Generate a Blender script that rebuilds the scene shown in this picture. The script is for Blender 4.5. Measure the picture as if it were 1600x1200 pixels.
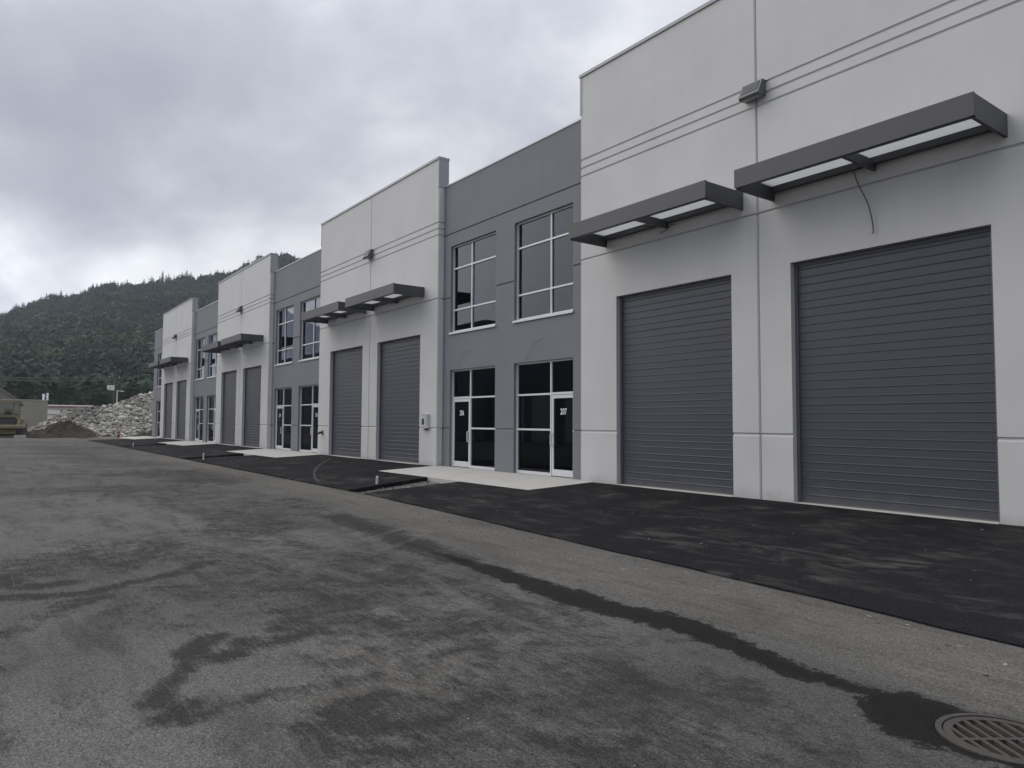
import bpy, bmesh, math, random
import numpy as np
from mathutils import Vector, Matrix, noise as mnoise

scene = bpy.context.scene
for o in list(bpy.data.objects): bpy.data.objects.remove(o)
C = scene.collection
rnd = random.Random(7)
R = math.radians

# ------------------------------------------------------------------ camera
cam_d = bpy.data.cameras.new('camera'); cam = bpy.data.objects.new('camera', cam_d); C.objects.link(cam)
CAM = Vector((0.0, -13.365, 1.6))
yaw, pitch, roll = 0.634890, 0.053108, 0.005320
fw = Vector((-math.cos(yaw)*math.cos(pitch), math.sin(yaw)*math.cos(pitch), math.sin(pitch)))
rt = fw.cross(Vector((0, 0, 1))).normalized(); up = rt.cross(fw)
r2 = rt*math.cos(roll)+up*math.sin(roll); u2 = up*math.cos(roll)-rt*math.sin(roll)
M = Matrix((r2, u2, -fw)).transposed().to_4x4(); M.translation = CAM
cam.matrix_world = M
cam_d.sensor_fit = 'HORIZONTAL'; cam_d.sensor_width = 36.0; cam_d.lens = 1127.17*36/1600
cam_d.clip_start = 0.05; cam_d.clip_end = 6000
scene.camera = cam

# ------------------------------------------------------------------ world, sun, exposure
SUN = Vector((-0.74, -0.52, 0.62)).normalized()
w = bpy.data.worlds.new('World'); scene.world = w; w.use_nodes = True
nt = w.node_tree; nt.nodes.clear()
def N(tree, typ, **kw):
    n = tree.nodes.new(typ)
    for k, v in kw.items():
        if k.startswith('i_'):
            key = k[2:]
            n.inputs[int(key) if key.isdigit() else key].default_value = v
        else: setattr(n, k, v)
    return n
def L(tree, a, b): tree.links.new(a, b)
def wmath(tree, op, a, b=None, c=None, clamp=False):
    n = tree.nodes.new('ShaderNodeMath'); n.operation = op; n.use_clamp = clamp
    for i, x in enumerate((a, b, c)):
        if x is None: continue
        if isinstance(x, (int, float)): n.inputs[i].default_value = x
        else: tree.links.new(x, n.inputs[i])
    return n.outputs[0]
def ramp(tree, fac, stops, interp='LINEAR'):
    n = tree.nodes.new('ShaderNodeValToRGB'); cr = n.color_ramp; cr.interpolation = interp
    while len(cr.elements) < len(stops): cr.elements.new(0.5)
    for e, (p, c) in zip(cr.elements, stops):
        e.position = p; e.color = (c, c, c, 1) if isinstance(c, (int, float)) else (*c, 1)
    tree.links.new(fac, n.inputs[0]); return n.outputs[0]
def mixc(tree, fac, a, b, blend='MIX'):
    n = tree.nodes.new('ShaderNodeMix'); n.data_type = 'RGBA'; n.blend_type = blend
    for s, x in ((0, fac), (6, a), (7, b)):
        if isinstance(x, (int, float)): n.inputs[s].default_value = x
        elif isinstance(x, tuple): n.inputs[s].default_value = (*x, 1)
        else: tree.links.new(x, n.inputs[s])
    return n.outputs[2]
sky = N(nt, 'ShaderNodeTexSky', sky_type='NISHITA', sun_disc=False)
sky.sun_elevation = math.asin(SUN.z); sky.sun_rotation = math.atan2(SUN.x, SUN.y)
tc = N(nt, 'ShaderNodeTexCoord')
sp = N(nt, 'ShaderNodeSeparateXYZ'); L(nt, tc.outputs['Generated'], sp.inputs[0])
zc = wmath(nt, 'MAXIMUM', sp.outputs[2], 0.0)
den = wmath(nt, 'ADD', zc, 0.34)
cx = wmath(nt, 'DIVIDE', sp.outputs[0], den); cy = wmath(nt, 'DIVIDE', sp.outputs[1], den)
cv = N(nt, 'ShaderNodeCombineXYZ'); L(nt, cx, cv.inputs[0]); L(nt, cy, cv.inputs[1])
mp = N(nt, 'ShaderNodeMapping'); mp.inputs['Location'].default_value = (20.5, 3.3, 0.0); L(nt, cv.outputs[0], mp.inputs[0])
mp.inputs['Rotation'].default_value = (0, 0, R(25)); mp.inputs['Scale'].default_value = (1.0, 1.25, 1)
n1 = N(nt, 'ShaderNodeTexNoise', i_Scale=0.95, i_Detail=5.0, i_Roughness=0.5, i_Distortion=0.25); L(nt, mp.outputs[0], n1.inputs[0])
n2 = N(nt, 'ShaderNodeTexNoise', i_Scale=3.2, i_Detail=8.0, i_Roughness=0.58, i_Distortion=0.25); L(nt, mp.outputs[0], n2.inputs[0])
cl = wmath(nt, 'ADD', wmath(nt, 'MULTIPLY', n1.outputs[0], 0.72), wmath(nt, 'MULTIPLY', n2.outputs[0], 0.28))
ccol = ramp(nt, cl, [(0.38, (3.05, 3.2, 3.65)), (0.46, (3.65, 3.8, 4.25)), (0.525, (4.5, 4.6, 5.0)), (0.58, (5.7, 5.8, 6.1)), (0.65, (7.4, 7.45, 7.65))])
# an overcast dome is brighter overhead than at the horizon
zen = wmath(nt, 'ADD', 1.0, wmath(nt, 'MULTIPLY', wmath(nt, 'POWER', zc, 3.0), 3.0))
# thin cloud over the low evening side (beyond the hill)
dt = wmath(nt, 'ADD', wmath(nt, 'MULTIPLY', sp.outputs[0], -0.985), wmath(nt, 'MULTIPLY', sp.outputs[1], -0.17))
glow = wmath(nt, 'MULTIPLY', wmath(nt, 'POWER', wmath(nt, 'MAXIMUM', dt, 0.0), 20.0), wmath(nt, 'SUBTRACT', 1.0, wmath(nt, 'MULTIPLY', zc, 3.0), None, True))
gl = wmath(nt, 'MULTIPLY', glow, wmath(nt, 'ADD', 0.2, wmath(nt, 'MULTIPLY', cl, 1.2)))
bright = wmath(nt, 'ADD', zen, wmath(nt, 'MULTIPLY', gl, 2.3))
cs = N(nt, 'ShaderNodeVectorMath', operation='SCALE'); L(nt, ccol, cs.inputs[0]); L(nt, bright, cs.inputs['Scale'])
wm = mixc(nt, 0.93, sky.outputs[0], cs.outputs[0])
bg = N(nt, 'ShaderNodeBackground', i_Strength=0.1); L(nt, wm, bg.inputs[0])
wo = N(nt, 'ShaderNodeOutputWorld'); L(nt, bg.outputs[0], wo.inputs[0])

sd = bpy.data.lights.new('sun', 'SUN'); sd.energy = 1.4; sd.angle = R(60); sd.color = (1.0, 0.96, 0.9)
so = bpy.data.objects.new('sun', sd); C.objects.link(so); so.location = (0, 0, 60)
so.rotation_euler = (-SUN).to_track_quat('-Z', 'Y').to_euler()
vs = scene.view_settings; vs.view_transform = 'Standard'; vs.look = 'None'; vs.gamma = 1.0; vs.exposure = 0.28; vs.use_curve_mapping = False
scene.render.engine = 'CYCLES'
scene.cycles.volume_bounces = 0
scene.cycles.max_bounces = 5; scene.cycles.diffuse_bounces = 2; scene.cycles.glossy_bounces = 3; scene.cycles.transparent_max_bounces = 6

# ------------------------------------------------------------------ helpers
class MB:
    def __init__(s): s.v = []; s.f = []; s.m = []
    def face(s, pts, m=0):
        b = len(s.v); s.v += [tuple(p) for p in pts]; s.f.append(tuple(range(b, b+len(pts)))); s.m.append(m); return s
    def box(s, x0, x1, y0, y1, z0, z1, m=0):
        b = len(s.v)
        s.v += [(x0,y0,z0),(x1,y0,z0),(x1,y1,z0),(x0,y1,z0),(x0,y0,z1),(x1,y0,z1),(x1,y1,z1),(x0,y1,z1)]
        for q in ((0,3,2,1),(4,5,6,7),(0,1,5,4),(1,2,6,5),(2,3,7,6),(3,0,4,7)):
            s.f.append(tuple(b+i for i in q)); s.m.append(m)
        return s
    def prism(s, prof, x0, x1, axis='x', m=0):
        # profile in (y,z) swept along x, or in (x,z) swept along y, or (x,y) along z
        n = len(prof); b = len(s.v)
        for t in (x0, x1):
            for a, c in prof:
                s.v.append((t, a, c) if axis == 'x' else (a, t, c) if axis == 'y' else (a, c, t))
        s.f.append(tuple(b+i for i in range(n))[::-1]); s.m.append(m)
        s.f.append(tuple(b+n+i for i in range(n))); s.m.append(m)
        for i in range(n):
            j = (i+1) % n; s.f.append((b+i, b+j, b+n+j, b+n+i)); s.m.append(m)
        return s
    def tube(s, pts, r, seg=8, m=0, cap=True):
        pts = [Vector(p) for p in pts]; b = len(s.v); n = len(pts)
        rr = r if isinstance(r, (list, tuple)) else [r]*n
        for i, p in enumerate(pts):
            t = (pts[min(i+1, n-1)]-pts[max(i-1, 0)]).normalized()
            a = t.cross(Vector((0.13, 0.27, 0.95)))
            if a.length < 0.1: a = t.cross(Vector((1, 0, 0)))
            a.normalize(); c = t.cross(a)
            for k in range(seg):
                an = 2*math.pi*k/seg; q = p+(a*math.cos(an)+c*math.sin(an))*rr[i]; s.v.append(tuple(q))
        for i in range(n-1):
            for k in range(seg):
                k2 = (k+1) % seg
                s.f.append((b+i*seg+k, b+i*seg+k2, b+(i+1)*seg+k2, b+(i+1)*seg+k)); s.m.append(m)
        if cap:
            s.f.append(tuple(b+k for k in range(seg))[::-1]); s.m.append(m)
            s.f.append(tuple(b+(n-1)*seg+k for k in range(seg))); s.m.append(m)
        return s
    def mesh(s, name, mats):
        me = bpy.data.meshes.new(name); me.from_pydata(s.v, [], s.f)
        for mt in (mats if isinstance(mats, (list, tuple)) else [mats]): me.materials.append(mt)
        if any(s.m): me.polygons.foreach_set('material_index', s.m)
        bm = bmesh.new(); bm.from_mesh(me); bmesh.ops.recalc_face_normals(bm, faces=bm.faces); bm.to_mesh(me); bm.free()
        me.update(); return me
cache = {}
WORLD = {}
def place(name, me, loc, parent=None, rotz=0.0):
    o = bpy.data.objects.new(name, me); C.objects.link(o)
    if parent is not None: o.parent = parent; o.location = Vector(loc)-WORLD[parent.name]
    else: o.location = loc
    o.rotation_euler = (0, 0, rotz); WORLD[o.name] = Vector(loc); return o
def part(name, key, fn, mats, loc, parent=None):
    """one mesh object; alike pieces (same key) share mesh data. fn() returns an MB in local coordinates"""
    if key not in cache: cache[key] = fn().mesh(name, mats)
    return place(name, cache[key], loc, parent)
def smooth(o, ang=40):
    for p in o.data.polygons: p.use_smooth = True
    return o
def thing(name, loc, label, cat, group=None, rotz=0):
    o = bpy.data.objects.new(name, None); C.objects.link(o); o.location = loc; o.rotation_euler = (0, 0, rotz); o.empty_display_size = 0.2
    WORLD[o.name] = Vector(loc); return tag(o, label, cat, group)
def tag(o, label=None, cat=None, group=None, kind=None):
    if label: o['label'] = label
    if cat: o['category'] = cat
    if group: o['group'] = group
    if kind: o['kind'] = kind
    return o
def lpart(name, fn, mats, parent):          # part in the parent's own (rotated) frame
    me = fn.mesh(name, mats); o = bpy.data.objects.new(name, me); C.objects.link(o); o.parent = parent; return o

# ------------------------------------------------------------------ materials
def mat(name):
    m = bpy.data.materials.new(name); m.use_nodes = True; t = m.node_tree; t.nodes.clear()
    b = t.nodes.new('ShaderNodeBsdfPrincipled'); o = t.nodes.new('ShaderNodeOutputMaterial'); t.links.new(b.outputs[0], o.inputs[0])
    return m, t, b
def coords(t, scale=(1, 1, 1), kind='Object', geo=False):
    if geo: src = t.nodes.new('ShaderNodeNewGeometry').outputs['Position']
    else: src = t.nodes.new('ShaderNodeTexCoord').outputs[kind]
    m = t.nodes.new('ShaderNodeMapping'); m.inputs['Scale'].default_value = scale; t.links.new(src, m.inputs[0]); return m.outputs[0]
def noise(t, vec, scale, detail=4, rough=0.5, dist=0.0):
    n = N(t, 'ShaderNodeTexNoise', i_Scale=scale, i_Detail=detail, i_Roughness=rough, i_Distortion=dist); t.links.new(vec, n.inputs[0]); return n.outputs[0]
def bump(t, b, h, strength, dist=0.02):
    n = N(t, 'ShaderNodeBump', i_Strength=strength, i_Distance=dist); t.links.new(h, n.inputs['Height']); t.links.new(n.outputs[0], b.inputs['Normal'])
def plain(name, col, rough=0.5, metal=0.0, var=0.12, scale=3.0, bmp=0.0, bscale=60):
    m, t, b = mat(name); v = coords(t, geo=True)
    n = noise(t, v, scale, 5)
    c = mixc(t, n, tuple(x*(1-var) for x in col), tuple(x*(1+var) for x in col)); t.links.new(c, b.inputs['Base Color'])
    b.inputs['Roughness'].default_value = rough; b.inputs['Metallic'].default_value = metal
    if bmp: bump(t, b, noise(t, v, bscale, 3), bmp, 0.01)
    return m
def paint(name, col, streak=0.06):
    m, t, b = mat(name)
    v = coords(t, (1, 1, 1), geo=True); vs_ = coords(t, (2.6, 2.6, 0.10), geo=True)
    cloud = noise(t, v, 0.7, 6, 0.55); st = noise(t, vs_, 1.6, 5, 0.6); fine = noise(t, v, 38, 4, 0.6)
    trow = coords(t, (0.35, 0.35, 3.0), geo=True); tr = noise(t, trow, 1.0, 4, 0.6)
    c = mixc(t, ramp(t, cloud, [(0.3, 0.0), (0.7, 1.0)]), tuple(x*0.955 for x in col), tuple(x*1.04 for x in col))
    c = mixc(t, ramp(t, st, [(0.52, 0.0), (0.75, streak)]), c, tuple(x*0.62 for x in col))
    c = mixc(t, ramp(t, tr, [(0.6, 0.0), (0.72, 0.10)]), c, tuple(min(1, x*1.25) for x in col))
    # splash dirt along the foot of the wall
    pos = t.nodes.new('ShaderNodeSeparateXYZ'); t.links.new(v, pos.inputs[0])
    low = wmath(t, 'ADD', pos.outputs[2], wmath(t, 'MULTIPLY', noise(t, v, 2.2, 6, 0.65), 0.55))
    c = mixc(t, ramp(t, low, [(0.16, 0.38), (0.5, 0.0)]), c, (0.17, 0.155, 0.13))
    c = mixc(t, wmath(t, 'MULTIPLY', fine, 0.10), c, tuple(x*0.75 for x in col))
    t.links.new(c, b.inputs['Base Color']); b.inputs['Roughness'].default_value = 0.82; b.inputs['Specular IOR Level'].default_value = 0.3
    h = wmath(t, 'ADD', wmath(t, 'MULTIPLY', noise(t, v, 1.1, 3), 2.5), noise(t, v, 160, 3)); bump(t, b, h, 0.16, 0.004)
    return m
M_light = paint('light_grey_wall_paint', (0.555, 0.552, 0.545), 0.07)
M_dark = paint('slate_grey_wall_paint', (0.188, 0.197, 0.213), 0.12)
M_side = plain('return_grey_paint', (0.30, 0.30, 0.30), 0.8)
M_seal = plain('joint_sealant', (0.33, 0.33, 0.335), 0.7)
M_cap = plain('grey_metal_coping', (0.24, 0.245, 0.26), 0.45, 0.2)
M_capl = plain('pale_metal_coping', (0.42, 0.425, 0.44), 0.45, 0.2)
M_can = plain('charcoal_canopy_steel', (0.058, 0.059, 0.065), 0.55, 0.0, 0.14, 1.5)
M_alu = plain('pale_aluminium_frame', (0.62, 0.625, 0.63), 0.42, 0.0, 0.05)
M_white = plain('white_vinyl', (0.85, 0.85, 0.85), 0.5, 0, 0.02)
M_steel = plain('grey_track_steel', (0.10, 0.103, 0.115), 0.5)
M_black = plain('dark_void', (0.012, 0.012, 0.012), 0.9)
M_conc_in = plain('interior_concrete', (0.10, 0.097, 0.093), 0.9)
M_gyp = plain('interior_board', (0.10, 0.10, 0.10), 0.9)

def door_mat():
    m, t, b = mat('slate_door_steel'); v = coords(t, geo=True); vg = coords(t, (1.2, 1, 55), geo=True)
    oi = t.nodes.new('ShaderNodeObjectInfo')
    c = mixc(t, noise(t, v, 0.9, 4), (0.046, 0.051, 0.067), (0.055, 0.060, 0.077))
    c = mixc(t, wmath(t, 'MULTIPLY', oi.outputs['Random'], 0.5), c, (0.055, 0.060, 0.075))
    pos = t.nodes.new('ShaderNodeSeparateXYZ'); t.links.new(v, pos.inputs[0])
    low = wmath(t, 'ADD', pos.outputs[2], wmath(t, 'MULTIPLY', noise(t, v, 3, 5), 0.6))
    c = mixc(t, ramp(t, low, [(0.25, 0.45), (0.7, 0.0)]), c, (0.13, 0.122, 0.11))
    g = noise(t, vg, 1.0, 4, 0.6)
    c = mixc(t, wmath(t, 'MULTIPLY', g, 0.25), c, (0.040, 0.044, 0.056))
    t.links.new(c, b.inputs['Base Color']); b.inputs['Roughness'].default_value = 0.5
    bump(t, b, g, 0.2, 0.003); return m
M_door = door_mat()

def glass_mat():
    m = bpy.data.materials.new('tinted_glass'); m.use_nodes = True; t = m.node_tree; t.nodes.clear()
    o = t.nodes.new('ShaderNodeOutputMaterial'); gl = N(t, 'ShaderNodeBsdfGlossy'); gl.inputs['Roughness'].default_value = 0.012
    gl.inputs['Color'].default_value = (0.80, 0.86, 1.0, 1)
    tr = N(t, 'ShaderNodeBsdfTransparent'); tr.inputs[0].default_value = (0.17, 0.19, 0.21, 1)
    fr = N(t, 'ShaderNodeFresnel'); fr.inputs[0].default_value = 1.48
    v = coords(t, geo=True); bn = N(t, 'ShaderNodeBump', i_Strength=0.12, i_Distance=0.012); t.links.new(noise(t, v, 0.8, 2), bn.inputs['Height'])
    t.links.new(bn.outputs[0], gl.inputs['Normal'])
    mx = t.nodes.new('ShaderNodeMixShader'); t.links.new(fr.outputs[0], mx.inputs[0]); t.links.new(tr.outputs[0], mx.inputs[1]); t.links.new(gl.outputs[0], mx.inputs[2])
    t.links.new(mx.outputs[0], o.inputs[0]); return m
M_glass = glass_mat()
def translucent():
    m = bpy.data.materials.new('frosted_canopy_glazing'); m.use_nodes = True; t = m.node_tree; t.nodes.clear()
    o = t.nodes.new('ShaderNodeOutputMaterial'); a = N(t, 'ShaderNodeBsdfTranslucent'); a.inputs[0].default_value = (0.74, 0.75, 0.75, 1)
    d = N(t, 'ShaderNodeBsdfDiffuse'); d.inputs[0].default_value = (0.7, 0.7, 0.72, 1); mx = N(t, 'ShaderNodeMixShader'); mx.inputs[0].default_value = 0.25
    t.links.new(a.outputs[0], mx.inputs[1]); t.links.new(d.outputs[0], mx.inputs[2]); t.links.new(mx.outputs[0], o.inputs[0]); return m
M_glaze = translucent()

def asphalt_common(t, v):
    ag = N(t, 'ShaderNodeTexVoronoi', i_Scale=170.0); t.links.new(v, ag.inputs[0])
    fine = noise(t, v, 150, 3, 0.75)
    return ag, fine
def road_mat():
    m, t, b = mat('old_grey_asphalt'); v = coords(t, geo=True)
    at_d = N(t, 'ShaderNodeAttribute', attribute_name='dirt').outputs['Fac']
    at_w = N(t, 'ShaderNodeAttribute', attribute_name='wet').outputs['Fac']
    at_t = N(t, 'ShaderNodeAttribute', attribute_name='dust').outputs['Fac']
    ag = N(t, 'ShaderNodeTexVoronoi', i_Scale=105.0); t.links.new(v, ag.inputs[0])
    fine = noise(t, v, 85, 4, 0.8)
    big = noise(t, v, 0.22, 4, 0.6, 0.6); mid = noise(t, v, 1.3, 5, 0.62, 0.8); sm = noise(t, v, 7, 5, 0.7, 0.4)
    vst = coords(t, (0.35, 1.6, 1), geo=True); stn = noise(t, vst, 1.5, 5, 0.65, 0.4)
    vsc = coords(t, (0.25, 7, 1), geo=True); scr = noise(t, vsc, 2.2, 5, 0.65, 0.2)
    c = mixc(t, ramp(t, big, [(0.35, 0.0), (0.65, 1.0)]), (0.074, 0.072, 0.067), (0.120, 0.117, 0.108))
    # worn film of dark dirt: broad patches and the strokes drawn by tyres and spills
    vbr = coords(t, (1.2, 9, 1), geo=True); brush = noise(t, vbr, 3.2, 5, 0.7, 0.8)
    nz = wmath(t, 'ADD', wmath(t, 'ADD', wmath(t, 'MULTIPLY', mid, 0.40), wmath(t, 'MULTIPLY', sm, 0.30)), wmath(t, 'MULTIPLY', brush, 0.30))
    dn = wmath(t, 'ADD', wmath(t, 'MULTIPLY', at_d, 0.95), wmath(t, 'MULTIPLY', wmath(t, 'SUBTRACT', nz, 0.5), 4.2))
    c = mixc(t, ramp(t, dn, [(0.10, 0.0), (0.30, 0.38), (0.62, 0.86)]), c, (0.029, 0.0285, 0.028))
    c = mixc(t, ramp(t, stn, [(0.50, 0.0), (0.66, 0.55)]), c, (0.040, 0.039, 0.037))
    tn = wmath(t, 'MULTIPLY', at_t, ramp(t, wmath(t, 'ADD', wmath(t, 'MULTIPLY', scr, 0.5), wmath(t, 'MULTIPLY', mid, 0.5)), [(0.36, 0.0), (0.62, 1.0)]))
    c = mixc(t, wmath(t, 'MULTIPLY', tn, 0.75), c, (0.145, 0.131, 0.111))
    c = mixc(t, ramp(t, scr, [(0.58, 0.0), (0.74, 0.20)]), c, (0.19, 0.18, 0.16))
    # water soaking along the gutter
    wn = wmath(t, 'ADD', at_w, wmath(t, 'ADD', wmath(t, 'MULTIPLY', wmath(t, 'SUBTRACT', noise(t, v, 5.0, 6, 0.72, 0.6), 0.5), 0.52), wmath(t, 'MULTIPLY', wmath(t, 'SUBTRACT', noise(t, v, 34, 3, 0.6), 0.5), 0.14)))
    wet = ramp(t, wn, [(0.45, 0.0), (0.488, 0.3), (0.512, 0.92), (0.62, 1.0)])
    c = mixc(t, wmath(t, 'MULTIPLY', wet, 0.92), c, (0.008, 0.0078, 0.0075))
    # aggregate: every stone its own grey
    hs = N(t, 'ShaderNodeSeparateColor'); t.links.new(ag.outputs['Color'], hs.inputs[0])
    g = ramp(t, wmath(t, 'ADD', wmath(t, 'MULTIPLY', hs.outputs[0], 0.55), wmath(t, 'MULTIPLY', fine, 0.45)), [(0.15, 0.5), (0.45, 0.95), (0.62, 1.12), (0.78, 1.65)])
    c = mixc(t, 1.0, c, g, 'MULTIPLY')
    t.links.new(c, b.inputs['Base Color'])
    ro = wmath(t, 'SUBTRACT', 0.93, wmath(t, 'MULTIPLY', wet, 0.30)); t.links.new(ro, b.inputs['Roughness']); b.inputs['Specular IOR Level'].default_value = 0.06
    h = wmath(t, 'ADD', wmath(t, 'MULTIPLY', ag.outputs['Distance'], 1.0), wmath(t, 'MULTIPLY', fine, 0.9)); bump(t, b, h, 0.7, 0.009)
    return m
M_road = road_mat()
def new_asphalt():
    m, t, b = mat('new_black_asphalt'); v = coords(t, geo=True); ag, fine = asphalt_common(t, v)
    mid = noise(t, v, 0.55, 7, 0.62, 0.7); vsc = coords(t, (0.8, 1.7, 1), geo=True); scr = noise(t, vsc, 1.6, 7, 0.66, 0.8)
    c = mixc(t, mid, (0.009, 0.0093, 0.0105), (0.014, 0.0143, 0.0155))
    c = mixc(t, wmath(t, 'MULTIPLY', ramp(t, scr, [(0.46, 0.0), (0.66, 0.75)]), ramp(t, mid, [(0.42, 0.0), (0.62, 1.0)])), c, (0.075, 0.072, 0.064))
    pale = noise(t, coords(t, (1.2, 6, 1), geo=True), 2.1, 6, 0.7, 0.3)
    c = mixc(t, ramp(t, pale, [(0.70, 0.0), (0.76, 0.35)]), c, (0.22, 0.215, 0.20))
    hs = N(t, 'ShaderNodeSeparateColor'); t.links.new(ag.outputs['Color'], hs.inputs[0])
    c = mixc(t, ramp(t, hs.outputs[0], [(0.90, 0.0), (1.0, 0.35)]), c, (0.16, 0.155, 0.15))
    t.links.new(c, b.inputs['Base Color']); b.inputs['Roughness'].default_value = 0.9; b.inputs['Specular IOR Level'].default_value = 0.06
    h = wmath(t, 'ADD', ag.outputs['Distance'], wmath(t, 'MULTIPLY', fine, 0.8)); bump(t, b, h, 0.5, 0.005); return m
M_new = new_asphalt()
def concrete():
    m, t, b = mat('broom_finished_concrete'); v = coords(t, geo=True)
    c = mixc(t, noise(t, v, 1.1, 7, 0.6, 0.5), (0.36, 0.345, 0.315), (0.47, 0.455, 0.42))
    c = mixc(t, ramp(t, noise(t, v, 4.5, 6, 0.7), [(0.55, 0.0), (0.72, 0.4)]), c, (0.26, 0.245, 0.215))
    t.links.new(c, b.inputs['Base Color']); b.inputs['Roughness'].default_value = 0.9
    bump(t, b, noise(t, coords(t, (90, 8, 1), geo=True), 1.0, 3), 0.25, 0.004); return m
M_conc = concrete()
M_gravel = plain('crushed_gravel', (0.16, 0.155, 0.142), 0.95, 0, 0.45, 26, 0.6, 40)
M_soil = plain('bare_site_soil', (0.105, 0.094, 0.075), 0.97, 0, 0.35, 0.6, 0.5, 6)
M_rust = plain('rusty_cast_iron', (0.052, 0.045, 0.039), 0.72, 0.25, 0.45, 22, 0.5, 90)

# ------------------------------------------------------------------ ground levels
PY = [0, 2.2, 5.5, 8.4, 14, 400]; PZ = [0, -.10, -.20, -.26, -.16, -.16]
def prof(Y): return float(np.interp(-Y, PY, PZ))

def grid_mesh(name, xs, ys, zf, mats, keep=None):
    xs = np.asarray(xs); ys = np.asarray(ys); nx, ny = len(xs), len(ys)
    X, Y = np.meshgrid(xs, ys, indexing='ij'); Z = zf(X, Y)
    co = np.stack([X, Y, Z], -1).reshape(-1, 3)
    i, j = np.meshgrid(np.arange(nx-1), np.arange(ny-1), indexing='ij'); a = (i*ny+j).ravel()
    q = np.stack([a, a+ny, a+ny+1, a+1], -1)
    if keep is not None:
        cxy = co[q].mean(1); q = q[keep(cxy[:, 0], cxy[:, 1])]
    me = bpy.data.meshes.new(name); me.vertices.add(len(co)); me.vertices.foreach_set('co', co.ravel().astype(np.float32))
    me.loops.add(q.size); me.loops.foreach_set('vertex_index', q.ravel().astype(np.int32))
    me.polygons.add(len(q)); me.polygons.foreach_set('loop_start', (np.arange(len(q))*4).astype(np.int32))
    me.update(calc_edges=True); me.validate()
    me.materials.append(mats); return me, co
def smooth_noise(X, Y, s, seed=0):
    rs = np.random.RandomState(seed); out = np.zeros_like(X, dtype=float)
    for k in range(7):
        a = rs.uniform(0, 6.28); f = s*rs.uniform(0.5, 1.9); out += np.sin((X*math.cos(a)+Y*math.sin(a))*f+rs.uniform(0, 6.28))
    return out/7

GR = (-1.80, -8.36, 0.36)     # drain grate centre and radius
xs = np.unique(np.round(np.concatenate([np.arange(-92, -60, 1.0), np.arange(-60, -22, .4), np.arange(-22, 0.6, .08), np.arange(0.6, 16, .8), np.arange(GR[0]-.42, GR[0]+.42, .02)]), 4))
ys = np.unique(np.round(np.concatenate([np.arange(-32, -15, 1.0), np.arange(-15, -5.6, .07), [-5.6, -5.5, -5.4, -5.3, -5.2, -4.6, -3.5, -2.2, 0.0], np.arange(GR[1]-.42, GR[1]+.42, .02)]), 4))
def road_z(X, Y):
    z = np.interp(-Y, PY, PZ)
    z = z-np.interp(-Y, [0, 5.2, 5.45, 6.0, 500], [.14, .14, .03, .022, .022])
    return z+0.006*smooth_noise(X, Y, 1.2, 3)*(Y < -5.7)
me, co = grid_mesh('road', xs, ys, road_z, M_road, keep=lambda x, y: (x-GR[0])**2+(y-GR[1])**2 > (GR[2]-.03)**2)
WETP = np.array([(-8.81,-7.98),(-7.99,-7.92),(-7.27,-7.87),(-6.53,-7.91),(-5.93,-7.89),(-5.36,-7.91),(-4.95,-7.83),(-4.52,-7.81),(-4.15,-7.87),(-3.75,-8.02),(-3.37,-8.13),(-3.04,-8.18),(-2.76,-8.19),(-2.65,-8.19),(-2.57,-8.12),(-2.48,-8.07),(-2.37,-8.06),(-2.25,-8.07),(-2.13,-8.09),(-2.03,-8.08),(-1.91,-8.05),(-1.74,-7.98),(-1.45,-8.0),(-1.36,-8.3),(-1.43,-8.68),(-1.7,-8.76),(-1.87,-8.78),(-1.95,-8.80),(-2.00,-8.83),(-2.06,-8.86),(-2.13,-8.85),(-2.25,-8.83),(-2.35,-8.76),(-2.46,-8.68),(-2.60,-8.51),(-2.67,-8.37),(-2.92,-8.39),(-3.17,-8.45),(-3.48,-8.41),(-3.81,-8.33),(-4.15,-8.27),(-4.59,-8.24),(-4.96,-8.33),(-5.41,-8.37),(-5.93,-8.41),(-6.67,-8.33),(-7.49,-8.27),(-8.54,-8.14)])
def seg_dist(P, a, b):
    d = b-a; t = np.clip(((P-a)@d)/max(d@d, 1e-9), 0, 1); return np.linalg.norm(P-(a+t[:, None]*d), axis=1)
P2 = co[:, :2]
dist = np.full(len(P2), 9.0); ins = np.zeros(len(P2), bool)
for k in range(len(WETP)):
    a, b_ = WETP[k], WETP[(k+1) % len(WETP)]
    dist = np.minimum(dist, seg_dist(P2, a, b_))
    cr = ((a[1] > P2[:, 1]) != (b_[1] > P2[:, 1])); den_ = (b_[1]-a[1]) if abs(b_[1]-a[1]) > 1e-9 else 1e-9
    ins ^= cr & (P2[:, 0] < (b_[0]-a[0])*(P2[:, 1]-a[1])/den_+a[0])
wet = np.clip(0.5+np.where(ins, dist, -dist)*1.1+.05*np.clip(1-np.hypot(P2[:, 0]+2.1, P2[:, 1]+8.4)/.8, 0, 1), 0, 1)
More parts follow.
